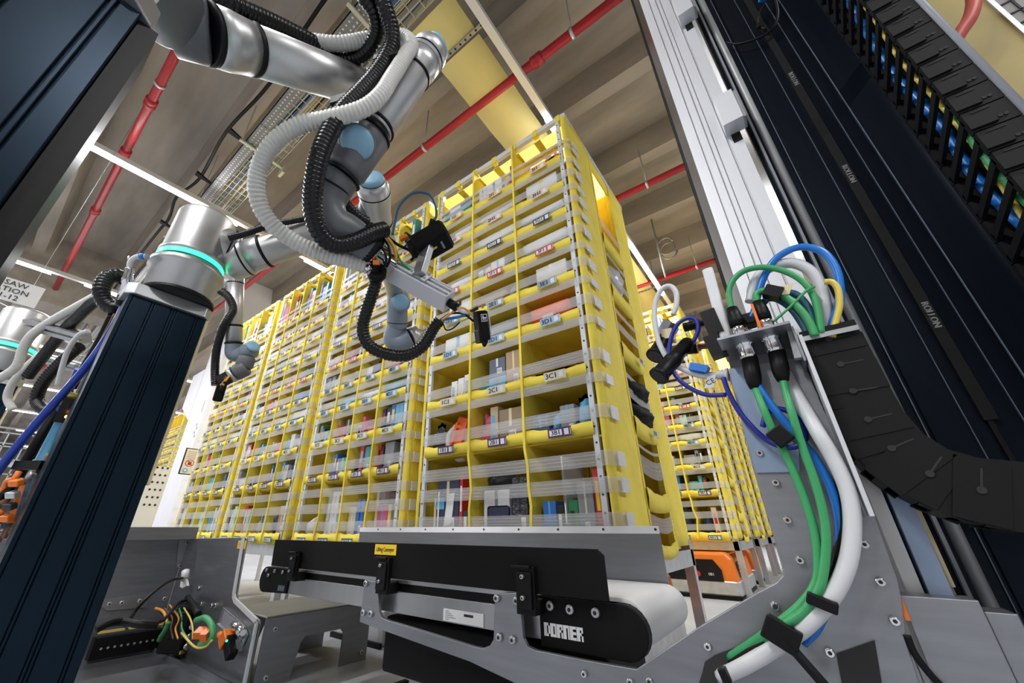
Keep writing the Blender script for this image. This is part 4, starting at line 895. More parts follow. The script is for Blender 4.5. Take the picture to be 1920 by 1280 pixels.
q.obox(fc, gs2, ga, gn2, 0.012, 0.0028, 0.0006); q.obox(fc+gs2*0.003, gs2, ga, gn2, 0.0026, 0.014, 0.0006); q.obox(fc-gs2*0.003-ga*0.003, gs2, ga, gn2, 0.0022, 0.009, 0.0006); q.build('symbol', 'paper', t)
MB().obox(gc-gs2*0.021+ga*0.006, gs2, gn2, ga, 0.004, 0.03, 0.07).build('back_plate', 'clear', t); MB().beam(at(905, 578, 1.13), at(904, 570, 1.13), 0.003, 0.008).build('top_tab', 'chrome', t)
q = MB(); q.beam(at(856, 578, 1.04), at(884, 592, 1.13), 0.014, 0.004); q.build('support_bracket', 'clear', t); q = MB(); q.beam(at(880, 585, 1.135), at(896, 576, 1.135), 0.016, 0.004); q.build('bracket', 'alu', t); MB().tube([at(905, 640, 1.13), at(908, 648, 1.13), at(913, 640, 1.12)], 0.004, 8).build('suction_tip', 'black', t)
# --- middle robot with green ring
t = thing('jointed_robot', 'middle robot arm with glowing green ring on the dark pedestal', 'robot arm', (-1.33, 0.20, 1.104), 'collaborative robot arms')
robot_base(t, -1.322, 0.208, 1.104)
S0 = V((-1.322, 0.208, 1.345)); S1 = at(442, 474, 1.30); A0 = at(452, 486, 1.29); A1 = at(690, 408, 1.36); dA = (A1-A0).normalized()
joint(t, S0, S1, 0.070, 'shoulder_joint', 'robot_silver', e=0.15); ring_on(t, S0.lerp(S1, 0.80), S1-S0, 0.070, 0.006)
joint(t, A0-dA*0.05, A0+dA*0.035, 0.060, 'shoulder_joint', 'robot_silver'); ring_on(t, A0+dA*0.014, dA, 0.0595, 0.008)
MB().lathe(A0+dA*0.02, A1, [(0, 0.057), (0.15, 0.053), (0.16, 0.050), (1, 0.048)], 32).build('upper_arm', 'robot_silver', t); ring_on(t, A0+dA*0.08, dA, 0.055, 0.010)
E0, E1 = at(699, 350, 1.24), at(743, 556, 1.70); dE = (E1-E0).normalized()
joint(t, A1, E0+dE*0.03, 0.040, 'elbow_joint', 'robot_grey')
MB().lathe(E0-dE*0.02, E1, [(0, 0.042), (0.03, 0.051), (0.10, 0.051), (0.22, 0.042), (1, 0.038)], 32).build('forearm', 'robot_silver', t); cap_disc(t, E0-dE*0.022, -dE, 0.040); ring_on(t, E0+dE*0.022, dE, 0.051, 0.005); tie(t, E0.lerp(E1, 0.26), dE, 0.041)
K0, K1 = at(745, 540, 1.70), at(740, 636, 1.74); dK = (K1-K0).normalized()
joint(t, K0, at(745, 618, 1.73), 0.045, 'wrist_housing', 'robot_grey_light', e=0.5); ring_on(t, at(745, 604, 1.725), dK, 0.045, 0.005)
kc = at(751, 568, 1.69); nk = ((EYE-kc).normalized()+UP*0.12).normalized(); MB().lathe(kc-nk*0.01, kc+nk*0.050, [(0, 0.042), (0.85, 0.041), (1, 0.036)], 30).build('wrist_housing', 'robot_grey_light', t); cap_disc(t, kc+nk*0.044, nk, 0.035)
bent(t, [at(744, 608, 1.73), at(737, 634, 1.73), at(748, 643, 1.73), at(770, 633, 1.74)], 0.043, 'wrist_body', 'robot_grey_light'); 
dF = (at(815, 614, 1.80)-at(770, 633, 1.74)).normalized(); f0 = at(768, 634, 1.74); ring_on(t, f0, dF, 0.044, 0.006)
MB().lathe(f0, f0+dF, [(0.002, 0.042), (0.045, 0.042), (0.047, 0.022), (0.06, 0.022), (0.062, 0.014), (0.10, 0.014)], 28, rel=False).build('tool_flange', 'robot_silver', t)
q = MB()
for i in range(6):
    x, y, _ = frame_of(dF); a = i*math.pi/3; q.cyl(f0+dF*0.045+x*0.033*math.cos(a)+y*0.033*math.sin(a), f0+dF*0.0485+x*0.033*math.cos(a)+y*0.033*math.sin(a), 0.004, seg=8)
q.build('flange_bolt', 'zinc', t)
# --- far-left robot (only its green ring and shoulder in view)
t = thing('jointed_robot', 'robot at the far left edge with a green ring, cut by the picture edge', 'robot arm', (-2.685, -0.071, 1.104), 'collaborative robot arms'); robot_base(t, -2.685, -0.071, 1.104)
joint(t, V((-2.685, -0.071, 1.33)), V((-2.76, -0.20, 1.33)), 0.066, 'shoulder_joint', 'robot_silver'); MB().lathe((-2.76, -0.21, 1.33), (-3.1, -0.40, 1.6), [(0, 0.05), (1, 0.045)], 28).build('upper_arm', 'robot_silver', t)
# --- distant robot behind the middle pedestal
t = thing('jointed_robot', 'distant robot whose forearm hangs down in front of the fourth pod', 'robot arm', (-2.815, 0.42, 1.104), 'collaborative robot arms'); robot_base(t, -2.815, 0.42, 1.104)
U0, U1 = at(372, 560, 2.15), at(436, 520, 2.2); joint(t, V((-2.815, 0.42, 1.34)), U0, 0.055, 'shoulder_joint', 'robot_silver'); MB().lathe(U0, U1, [(0, 0.05), (1, 0.045)], 24).build('upper_arm', 'robot_silver', t)
f0, f1 = at(441, 520, 2.2), at(438, 646, 2.15); df = (f1-f0).normalized(); MB().lathe(f0, f1, [(0, 0.045), (1, 0.0415)], 28).build('forearm', 'robot_silver', t)
for u in (0.09, 0.73, 0.98): ring_on(t, f0.lerp(f1, u), df, 0.0435, 0.012)
bent(t, [at(438, 642, 2.15), at(438, 662, 2.15), at(452, 664, 2.15), at(468, 655, 2.15)], 0.041, 'wrist_housing', 'robot_grey_light'); joint(t, at(455, 660, 2.14), at(479, 656, 2.14), 0.043, 'wrist_housing', 'robot_grey_light'); cap_disc(t, at(474, 650, 2.12), RT*0.7+UP*0.6-FW*0.3, 0.036)
joint(t, at(464, 668, 2.12), at(456, 690, 2.10), 0.044, 'wrist_housing', 'robot_grey'); joint(t, at(464, 688, 2.10), at(440, 700, 2.08), 0.044, 'wrist_housing', 'robot_grey'); MB().lathe(at(440, 700, 2.08), at(433, 704, 2.075), [(0, 0.042), (1, 0.042)], 20).build('tool_flange', 'robot_silver', t)
t = thing('gripper', 'black gripper on the distant hanging robot wrist near the fourth pod', 'gripper', at(420, 722, 2.05)); 
q = MB(); q.beam(at(434, 704, 2.07), at(412, 716, 2.05), 0.05, 0.05); q.build('gripper_mount', 'black', t); q = MB(); q.beam(at(418, 716, 2.05), at(407, 752, 2.03), 0.045, 0.05); q.build('gripper_body', 'black_matte', t, bevel=0.008)
for i in range(4): MB().tube([at(432-i*3, 702, 2.06), at(424-i*2, 712+i*3, 2.0), at(414, 722+i*4, 2.02)], 0.006, 6).build('gripper_cable', ['cable_orange', 'black', 'copper', 'black'][i], t)
# ------------------------------------------------------------------ hoses and cables of the robots
def line(name, label, cat, pts, r, m, ridged=0.0, step=0.006, seg=12, group=None, n=8):
    q = MB(); q.tube(pts, r, seg, n=n, ridged=ridged, step=step); return tag(q.build(name, m), label, cat, group)
def pp(*a): return [at(*p) for p in a]
HG = 'corrugated hoses of the robots'
line('corrugated_hose', 'white corrugated hose looping beside the nearest silver robot arm', 'hose', pp((520, 62, .96), (575, 76, 1.0), (640, 82, 1.02), (700, 72, 1.05), (750, 68, 1.05), (771, 82, 1.03), (758, 108, 1.0), (735, 145, .96), (712, 180, .92), (678, 205, .90), (620, 222, .88), (560, 236, .87), (513, 268, .87), (486, 315, .88), (482, 365, .89), (503, 412, .91), (545, 448, .94), (600, 474, .97), (655, 490, 1.0), (700, 503, 1.03)), 0.0185, 'hose_white', 0.05, 0.0098, 16, HG)
line('corrugated_hose', 'black corrugated hose along the top of the nearest robot upper arm', 'hose', pp((395, -12, .80), (450, 15, .84), (520, 46, .92), (580, 76, .99), (625, 104, 1.05), (662, 110, 1.06), (690, 92, 1.05), (706, 58, 1.03), (700, 22, 1.0), (682, -4, .98), (672, -30, .96)), 0.0185, 'hose_black', 0.055, 0.0098, 14, HG)
line('corrugated_hose', 'thick black corrugated hose hanging down past the nearest robot wrist', 'hose', pp((708, -25, .97), (722, 15, .98), (735, 60, 1.0), (731, 96, 1.0), (705, 140, .98), (672, 178, .94), (645, 206, .91), (622, 240, .88), (600, 290, .86), (589, 345, .86), (587, 395, .87), (602, 440, .89), (632, 460, .92), (668, 452, .95), (702, 436, .99), (722, 430, 1.02)), 0.0205, 'hose_black', 0.055, 0.0098, 16, HG)
line('corrugated_hose', 'black corrugated hose hanging in a loop below the gripper beam', 'hose', pp((706, 520, 1.06), (700, 545, 1.06), (688, 580, 1.06), (680, 615, 1.06), (690, 645, 1.06), (722, 663, 1.07), (762, 666, 1.08), (793, 648, 1.09), (813, 615, 1.10), (825, 600, 1.10)), 0.0165, 'hose_black', 0.055, 0.0098, 14, HG)
line('corrugated_hose', 'short black corrugated hose between the two robots behind the wrist', 'hose', pp((640, 372, 1.08), (655, 392, 1.1), (672, 408, 1.12), (690, 418, 1.14)), 0.017, 'hose_black', 0.055, 0.0098, 12, HG)
line('corrugated_hose', 'thin black corrugated hose lying on the middle robot upper arm', 'hose', pp((428, 446, 1.20), (460, 438, 1.22), (495, 426, 1.25), (540, 416, 1.28), (590, 406, 1.3)), 0.0105, 'hose_black', 0.055, 0.0098, 10, HG)
line('corrugated_hose', 'black corrugated hose hanging beside the distant robot forearm', 'hose', pp((414, 546, 2.15), (428, 556, 2.13), (437, 580, 2.12), (424, 602, 2.1), (414, 625, 2.1), (406, 655, 2.1), (403, 690, 2.1), (404, 722, 2.08)), 0.020, 'hose_black', 0.055, 0.0098, 12, HG)
t = thing('hose_clamp', 'black clamp block holding the hoses on the nearest robot forearm', 'clamp', at(725, 118, .99))
q = MB(); q.beam(at(705, 118, 1.0), at(748, 108, .99), 0.030, 0.018); q.build('clamp_block', 'black', t); q = MB(); q.beam(at(628, 200, .93), at(655, 192, .92), 0.035, 0.025); q.build('clamp_foot', 'black', t)
CG = 'robot tool cables'
line('tool_cable', 'teal-blue cable arching over the camera on the gripper beam', 'cable', pp((736, 440, 1.08), (741, 415, 1.09), (750, 385, 1.1), (775, 362, 1.11), (803, 364, 1.11), (816, 384, 1.1), (818, 405, 1.095), (812, 414, 1.09)), 0.0036, 'cable_teal', group=CG)
line('tool_cable', 'orange cable curving beside the chrome wrist flange', 'cable', pp((722, 440, 1.02), (738, 462, 1.04), (742, 488, 1.05), (732, 508, 1.06), (715, 518, 1.07)), 0.0042, 'cable_orange', group=CG)
line('tool_cable', 'green cable running from the wrist down to the gripper beam', 'cable', pp((728, 450, 1.05), (742, 470, 1.06), (752, 490, 1.07), (772, 508, 1.06)), 0.003, 'cable_green', group=CG)
line('tool_cable', 'black cable from the wrist to the underside of the camera', 'cable', pp((722, 440, 1.05), (745, 458, 1.08), (768, 470, 1.1), (775, 482, 1.1), (770, 488, 1.1)), 0.0042, 'black', group=CG)
line('tool_cable', 'black cable looping in front of the chrome wrist flange, left one', 'cable', pp((706, 448, 1.02), (720, 470, 1.0), (724, 490, 1.0), (714, 508, 1.03)), 0.0035, 'black', group=CG)
line('tool_cable', 'black cable looping in front of the chrome wrist flange, right one', 'cable', pp((716, 444, 1.03), (729, 462, 1.01), (731, 486, 1.01), (722, 505, 1.05)), 0.0035, 'black', group=CG)
line('tool_cable', 'yellow-orange cable from the beam end to the gripper head', 'cable', pp((857, 576, 1.03), (845, 588, 1.06), (828, 600, 1.09), (842, 590, 1.08), (866, 577, 1.07), (886, 590, 1.1)), 0.003, 'cable_orange', group=CG)
line('tool_cable', 'black cable arching from the loop hose to the gripper head', 'cable', pp((825, 600, 1.10), (845, 588, 1.1), (868, 588, 1.1), (888, 602, 1.11)), 0.0032, 'black', group=CG)
line('tool_cable', 'blue cable section between the loop hose and the gripper head', 'cable', pp((830, 599, 1.10), (850, 596, 1.09), (868, 592, 1.1), (880, 590, 1.11)), 0.0042, 'cable_blue', group=CG)
line('tool_cable', 'pale green wire between the loop hose and the gripper head', 'cable', pp((826, 601, 1.10), (842, 606, 1.09), (860, 604, 1.1), (884, 594, 1.11)), 0.002, 'mint', group=CG)
line('tool_cable', 'thin black wire drooping below the gripper cables', 'cable', pp((830, 604, 1.10), (836, 618, 1.09), (848, 616, 1.09), (862, 604, 1.1)), 0.002, 'black', group=CG)
t = thing('cable_gland', 'black gland and coupling under the chrome wrist flange', 'coupling', at(705, 508, 1.04)); MB().lathe(at(690, 496, 1.02), at(708, 510, 1.04), [(0, 0.019), (0.6, 0.021), (1, 0.018)], 18).build('gland', 'black', t); MB().lathe(at(708, 504, 1.03), at(704, 524, 1.06), [(0, 0.024), (0.5, 0.026), (1, 0.018)], 18).build('hose_end', 'black', t); MB().obox(at(706, 492, 1.0), RT, UP, FW, 0.016, 0.012, 0.01).build('orange_latch', 'orange', t); MB().lathe(at(693, 508, 1.01), at(688, 498, 1.01), [(0, 0.010), (1, 0.010)], 14).build('metal_ring', 'chrome', t)
line('cable_cuff', 'black strap bundle around the nearest robot wrist end', 'strap', pp((690, 428, 1.0), (705, 440, 1.0), (712, 432, 1.03)), 0.02, 'black')
# ------------------------------------------------------------------ belt conveyor on its lifting plate
t = thing('belt_conveyor', 'belt conveyor with white belt and black guard board in front of the nearest pod', 'conveyor', (-0.9, 0.95, 0))
def stadium(x0, x1, z0, z1, n=12):
    r = (z1-z0)/2; zc = (z0+z1)/2
    return [(x1-r+r*math.cos(a), zc+r*math.sin(a)) for a in [math.pi/2-math.pi*i/n for i in range(n+1)]]+[(x0+r+r*math.cos(a), zc+r*math.sin(a)) for a in [-math.pi/2-math.pi*i/n for i in range(n+1)]]
BX0, BX1, BZ0, BZ1 = -1.725, -0.282, 0.296, 0.382
q = MB(); P = stadium(BX0+0.006, BX1-0.004, BZ0, BZ1, 16); N = len(P); vs = [(x, y, z) for y in (0.850, 1.132) for x, z in P]
q.add(vs, [(i, (i+1) % N, N+(i+1) % N, N+i) for i in range(N)], 0, True); q.add(vs, [tuple(range(N-1, -1, -1)), tuple(range(N, 2*N))]); q.build('belt', 'belt_white', t)
q = MB(); q.box((-1.56, 0.832, 0.300), (-0.49, 0.850, 0.349)); q.build('side_rail', 'sheet_brushed', t, bevel=0.001)
q = MB(); q.box((-1.56, 0.838, 0.349), (-0.49, 0.850, 0.368)); q.build('rail_slot', 'black', t)
q = MB(); q.box((-1.56, 0.830, 0.368), (-0.335, 0.850, 0.376)); q.build('rail_lip', 'alu', t)
def end_cap(P, name='end_cap'):
    q = MB(); q.poly([(x, 0.8265, z) for x, z in P], (0, 1, 0), 0.022); return q.build(name, 'black_matte', t, bevel=0.002)
P = [(x, z) for x, z in stadium(-0.62, BX1, 0.290, 0.376)][:13]; end_cap([(-0.500, 0.376)]+P+[(-0.500, 0.290)])
P = [(x, z) for x, z in stadium(BX0, -1.3, 0.292, 0.374)][13:]; end_cap(P+[(-1.515, 0.374), (-1.515, 0.300)])
BLK = {'D': '1110 1101 1101 1101 1110', 'O': '1111 1101 1101 1101 1111', 'R': '1111 1101 1110 1101 1101', 'N': '1111 1101 1101 1101 1101', 'E': '1111 1100 1111 1100 1111'}
q = MB(); gx = -0.490
for ch in 'DORNER':                              # heavy block lettering
    for r_, row in enumerate(BLK[ch].split()):
        for c_, v_ in enumerate(row):
            if v_ == '1': q.box((gx+c_*0.0033, 0.8256, 0.3265-r_*0.0044), (gx+c_*0.0033+0.00332, 0.8262, 0.3265-r_*0.0044+0.00442))
    gx += 0.0143
q.build('lettering', 'paper', t)
q = MB(); q.box((-1.575, 0.8255, 0.305), (-1.53, 0.8265, 0.322), 0); add_text(q, 'DORNER', (-1.552, 0.8250, 0.3135), (1, 0, 0), (0, 0, 1), 0.0115, 1, sx=0.8); q.build('lettering_plate', ['slate', 'greyitem'], t)
def screw(t, p, n, r=0.006, m='zinc', name='screw'):
    p, n = V(p), V(n); q = MB(); q.lathe(p, p+n, [(0, r), (0.006, r), (0.0075, r*0.8)], 14, rel=False); q.cyl(p+n*0.0076, p+n*0.0079, r*0.45, seg=6, mi=1); return q.build(name, [m, 'hole'], t)
NY = V((0, -1, 0))
for px, py in ((1033, 1135), (1070, 1142), (1118, 1148)): screw(t, on_y(px, py, 0.8265), NY, 0.0085, 'alu')
for px, py in ((502, 1068), (517, 1070), (532, 1072), (505, 1078)): screw(t, on_y(px, py, 0.8265), NY, 0.006, 'alu')
q = MB(); q.poly([(-1.612, 0.803, 0.381), (-0.338, 0.803, 0.381), (-0.338, 0.803, 0.455), (-0.350, 0.803, 0.4655), (-1.622, 0.803, 0.4655)], (0, 1, 0), 0.008); q.build('guard_board', 'black_matte', t, bevel=0.001)
for x in (-1.436, -0.966, -0.509):
    q = MB(); q.box((x-0.0225, 0.790, 0.345), (x+0.0225, 0.802, 0.43)); q.box((x-0.018, 0.784, 0.355), (x+0.018, 0.790, 0.42)); q.box((x-0.030, 0.782, 0.426), (x+0.016, 0.802, 0.432)); q.box((x-0.0225, 0.800, 0.345), (x+0.0225, 0.830, 0.372)); q.build('guard_clamp', 'black', t, bevel=0.0015)
    for z in (0.375, 0.412): screw(t, (x, 0.7835, z), NY, 0.0045, 'alu')
q = MB(); q.poly([(-1.575, 1.142, 0.375), (-0.322, 1.142, 0.375), (-0.322, 1.142, 0.492), (-1.575, 1.142, 0.492)], (0, 1, 0), 0.004); q.build('back_plate', 'sheet', t)
q = MB(); q.poly([(-1.575, 1.1405, 0.490), (-0.322, 1.1405, 0.490), (-0.322, 1.1405, 0.508), (-1.575, 1.1405, 0.508)], (0, 1, 0), 0.006); q.build('back_plate_lip', 'pillar_white', t)
q = MB()
for i in range(9): q.cyl((-1.45+i*0.14, 1.140, 0.500), (-1.45+i*0.14, 1.1397, 0.500), 0.0035, seg=8)
q.build('lip_hole', 'hole', t)
q = MB(); add_text(q, 'right', (-0.428, 1.1405, 0.405), (1, 0, 0), (0, 0, 1), 0.018, 0, sx=0.9); q.build('handwriting', 'ink_faint', t)
t2 = t
# yellow label
c = on_y(723, 1030, 0.8028); q = MB(); q.box((c.x-0.046, 0.8015, c.z-0.013), (c.x+0.046, 0.8028, c.z+0.013), 0); add_text(q, 'Lifting Conveyor', (c.x, 0.8011, c.z), (1, 0, 0), (0, 0, 1), 0.0155, 1, sx=0.72, bold=0.0003); q.build('yellow_label', ['label_yellow', 'ink'], t)
c = on_y(868, 1158, 0.8315); q = MB(); q.box((c.x-0.062, 0.8303, c.z-0.011), (c.x+0.062, 0.8315, c.z+0.0135), 0); q.box((c.x+0.004, 0.8299, c.z+0.003), (c.x+0.032, 0.8303, c.z+0.008), 1)
for i in range(5): q.box((c.x-0.055, 0.8299, c.z-0.008+i*0.004), (c.x-0.055+0.012+0.007*((i*3) % 4), 0.8303, c.z-0.0065+i*0.004), 2)
q.build('type_plate', ['paper', 'ink', 'greyitem'], t)
# big laser-cut plate
YP = 0.80
outl = [(684, 1086), (708, 1090), (710, 1146), (715, 1157), (728, 1163), (890, 1212), (905, 1215), (918, 1210), (925, 1198), (928, 1113), (975, 1110), (977, 1152), (981, 1197), (988, 1211), (1006, 1219), (1090, 1236), (1193, 1254), (1313, 1173), (1420, 1110), (1455, 1092), (1468, 1078), (1469, 1062), (1439, 969), (1410, 870), (1392, 800), (1378, 740), (1366, 690), (1500, 668), (1530, 720), (1640, 965), (1683, 1085), (1690, 1120), (1700, 1200), (1730, 1300), (1000, 1300), (966, 1281), (880, 1240), (674, 1166)]
q = MB(); q.poly([on_y(x, y, YP) for x, y in outl], (0, 1, 0), 0.010); q.build('support_plate', 'sheet', t, bevel=0.0015)
for px, py in ((688, 1093), (683, 1148), (697, 1150), (933, 1121), (970, 1126), (938, 1194), (963, 1199)): screw(t, on_y(px, py, YP), NY, 0.0075, 'alu')
for px, py in ((1455, 905), (1477, 975), (1500, 1050), (1453, 1135), (1328, 1211), (1183, 1277), (1219, 1276), (1620, 1020), (1650, 1090), (1677, 1163), (1556, 1222), (1097, 1262), (1425, 850)): screw(t, on_y(px, py, YP), NY, 0.0055, 'chrome')
P = [(1318, 1258), (1322, 1240), (1340, 1228), (1400, 1205), (1425, 1208), (1432, 1225), (1418, 1246), (1330, 1285), (1310, 1284)]; q = MB(); q.poly([on_y(x, y, YP-0.001) for x, y in P], (0, -1, 0), 0.003); q.build('cable_slot', 'hole', t)
P = [(1568, 1225), (1640, 1200), (1655, 1290), (1580, 1290)]; q = MB(); q.poly([on_y(x, y, YP-0.001) for x, y in P], (0, -1, 0), 0.002); q.build('plate_cutout', 'hole', t)
# side flange of the plate and blue-reflecting cover sheet
a, b_ = on_y(1500, 640, 0.77), on_y(1641, 968, 0.77); q = MB(); q.box((a.x-0.002, 0.74, b_.z), (a.x+0.003, 0.80, a.z)); q.build('side_flange', 'alu_pale', t)
q = MB(); q.poly([on_y(x, y, YP-0.004) for x, y in ((1366, 692), (1400, 690), (1452, 836), (1497, 838), (1500, 884), (1418, 886), (1398, 815))], (0, 1, 0), 0.003); q.build('cover_sheet', 'sheet_blue', t)
# drive box under the frame
q = MB(); q.box((-1.02, 0.86, 0.16), (-0.38, 1.08, 0.285)); q.build('drive_housing', 'black_matte', t, bevel=0.01)
q = MB(); q.box((-0.55, 0.93, 0.012), (-0.43, 1.03, 0.20)); q.build('lift_foot', 'black', t)
# lower black skid in front
t = thing('floor_skid', 'black steel skid on the floor below the conveyor plate', 'skid', (-0.95, 1.03, 0)); 
q = MB(); q.box((-1.16, 1.02, 0), (-0.55, 1.08, 0.045)); q.box((-1.16, 1.02, 0.045), (-1.14, 1.08, 0.075)); q.build('skid_bar', 'black_matte', t)
t = thing('floor_box', 'pale grey plastic box on the floor behind the metal bench', 'box', (-2.05, 1.62, 0)); q = MB(); q.rbox((-1.95, 1.60, 0.075), (1, 0, 0), (0, 1, 0), (0, 0, 1), 0.36, 0.26, 0.15, 0.02); q.build('box_body', 'cable_white', t); q = MB(); q.box((-2.15, 1.455, 0), (-1.75, 1.47, 0.022)); q.build('base_strip', 'black', t)
# ------------------------------------------------------------------ left sheet-metal machine frame
t = thing('machine_frame', 'grey sheet-metal machine frame at lower left with screws and wiring inside', 'machine frame', (-2.2, 0.85, 0))
Y2 = 0.85
P = [(355, 1012), (362, 1008), (462, 1011), (443, 1120), (452, 1128), (488, 1166), (463, 1300), (300, 1221), (350, 1012)]
P3 = [on_y(x, y, Y2) for x, y in P[1:-1]]; P3[-1].z = max(P3[-1].z, 0.004); P3[-2].z = 0.004; xc = -2.66
outl = [(xc, 0.455), (-1.985, 0.470), (-1.972, 0.465), (-1.945, 0.262), (-1.925, 0.245), (-1.71, 0.200), (-1.70, 0.19), (-1.70, 0.004), (xc, 0.004)]
q = MB(); q.poly([(x, Y2, z) for x, z in outl], (0, 1, 0), 0.008); q.build('front_panel', 'sheet', t, bevel=0.002)
for (xa, za), (xb2, zb2) in zip(((-1.986, 0.470), (-1.946, 0.262), (-1.925, 0.245), (-1.708, 0.198)), ((-1.946, 0.262), (-1.925, 0.245), (-1.708, 0.198), (-1.702, 0.006))): MB().beam((xa, Y2-0.008, za), (xb2, Y2-0.008, zb2), 0.016, 0.007, hint=(0, 1, 0)).build('folded_edge', 'alu_matte', t)
q = MB(); q.box((xc-0.008, 0.14, 0.004), (xc, Y2, 0.462)); q.build('side_panel', 'sheet', t)
q = MB(); q.poly([on_x(x, y, xc+0.004) for x, y in ((335, 1012), (352, 1010), (345, 1064), (330, 1064))], (1, 0, 0), 0.004); q.build('corner_strap', 'sheet_brushed', t)
q = MB(); q.box((-3.35, 0.56, 0.455), (-2.55, 0.85, 0.51)); q.build('top_tray', 'sheet', t)
q = MB(); q.poly([on_x(x, y, xc+0.006) for x, y in ((195, 1122), (275, 1112), (274, 1138), (200, 1144), (190, 1136))], (1, 0, 0), 0.004); q.build('bracket_plate', 'sheet_brushed', t)
NX = V((1, 0, 0))
for px, py in ((350, 1017), (337, 1060), (205, 1132), (228, 1130), (262, 1126), (308, 1122)): screw(t, on_x(px, py, xc+0.010), NX, 0.009)
for px, py in ((374, 1102), (378, 1132), (405, 1135), (352, 1086), (398, 1135)): screw(t, on_y(px, py, Y2), NY, 0.009, 'chrome')
q = MB(); q.box((xc, 0.14, 0.0), (-1.70, Y2, 0.004)); q.build('floor_tray', 'sheet', t); q = MB(); q.box((xc, Y2-0.05, 0.004), (-1.70, Y2-0.044, 0.018)); q.build('tray_rim', 'sheet', t)
c = on_y(456, 1021, Y2-0.001); q = MB(); q.box((c.x-0.05, Y2-0.003, c.z-0.016), (c.x+0.028, Y2-0.001, c.z+0.016), 0); add_text(q, 'Mono Li', (c.x-0.011, Y2-0.0034, c.z), (1, 0, 0), (0, 0, 1), 0.019, 1, sx=0.75); q.build('yellow_label', ['label_yellow', 'ink_faint'], t)
for px, py, s in ((415, 1131, 'AB'), (322, 1115, 'Box'), (380, 1098, '1')):
    c = on_y(px, py, Y2-0.001) if px > 345 else on_x(px, py, xc+0.003); q = MB(); add_text(q, s, c, (1, 0, 0) if px > 345 else (0, 1, 0), (0, 0, 1), 0.028, 0); q.build('handwriting', 'ink_faint', t)
# latch opening with adjuster and orange sensor
P = [(420, 1138), (460, 1172), (466, 1190), (457, 1210), (448, 1212), (408, 1175)]; q = MB(); q.poly([on_y(x, y, Y2-0.002) for x, y in P], (0, -1, 0), 0.004); q.build('latch_frame', 'alu', t)
P = [(421, 1146), (455, 1174), (460, 1188), (452, 1202), (414, 1172)]; q = MB(); q.poly([on_y(x, y, Y2-0.0065) for x, y in P], (0, -1, 0), 0.002); q.build('latch_opening', 'greyitem', t)
MB().lathe(on_y(438, 1172, Y2-0.008), on_y(456, 1186, Y2-0.05), [(0, 0.015), (0.3, 0.015), (0.32, 0.011), (0.6, 0.011), (0.62, 0.015), (0.8, 0.015), (0.82, 0.010), (1, 0.010)], 18).build('adjuster', 'chrome', t)
MB().beam(on_y(408, 1176, Y2-0.01), on_y(450, 1212, Y2-0.01), 0.02, 0.03).build('latch_bar', 'alu', t)
tt = thing('sensor', 'orange sensor with green light on the lower left metal frame', 'sensor', on_y(425, 1195, Y2-0.02)); MB().rbox(on_y(426, 1197, Y2-0.03), (0.8, 0, -0.6), (0.6, 0, 0.8), (0, 1, 0), 0.045, 0.05, 0.04, 0.006).build('sensor_body', 'orange', tt); MB().cyl(on_y(412, 1190, Y2-0.03), on_y(418, 1194, Y2-0.03), 0.013).build('sensor_neck', 'orange', tt); MB().rbox(on_y(432, 1213, Y2-0.03), (0.75, 0, -0.65), (0.65, 0, 0.75), (0, 1, 0), 0.075, 0.035, 0.03, 0.004).build('sensor_base', 'black', tt); q = MB(); q.cyl(on_y(425, 1201, Y2-0.0505), on_y(425, 1201, Y2-0.053), 0.004, seg=8); q.build('sensor_light', 'green_glow', tt)
# bench
t = thing('metal_bench', 'low grey sheet-metal bench with cut-out legs behind the lower left frame', 'bench', (-1.8, 1.07, 0))
xb = -1.68; z0 = 0.205
q = MB(); q.poly([(xb, 0.862, z0), (xb, 1.33, z0), (xb, 1.33, 0.0), (xb, 1.20, 0.0), (xb, 1.20, 0.115), (xb, 1.185, 0.128), (xb, 1.03, 0.128), (xb, 1.015, 0.115), (xb, 0.99, 0.0), (xb, 0.862, 0.0)], (-1, 0, 0), 0.006); q.build('front_leg_sheet', 'sheet', t)
q = MB(); q.poly([(xb-0.34, 0.862, z0), (xb-0.34, 1.33, z0), (xb-0.34, 1.33, 0.0), (xb-0.34, 1.20, 0.0), (xb-0.34, 1.185, 0.128), (xb-0.34, 1.03, 0.128), (xb-0.34, 0.99, 0.0), (xb-0.34, 0.862, 0.0)], (1, 0, 0), 0.006); q.build('rear_leg_sheet', 'sheet', t)
q = MB(); q.box((xb-0.34, 0.862, z0), (xb, 1.33, z0+0.007)); q.build('bench_top', 'sheet', t, bevel=0.003)
for y, z in ((0.90, 0.17), (0.90, 0.03), (1.30, 0.03)): screw(t, (xb, y, z), NX, 0.008)
tt = thing('corner_fitting', 'small grey clamp fitting with blue label on the bench top', 'fitting', (-1.72, 1.24, 0.212)); MB().rbox((-1.71, 1.24, 0.24), (1, 0, 0), (0, 1, 0), (0, 0, 1), 0.05, 0.06, 0.056, 0.006).build('fitting_body', 'zinc', tt); MB().box((-1.685, 1.215, 0.222), (-1.684, 1.265, 0.255)).build('blue_label', 'sky', tt)
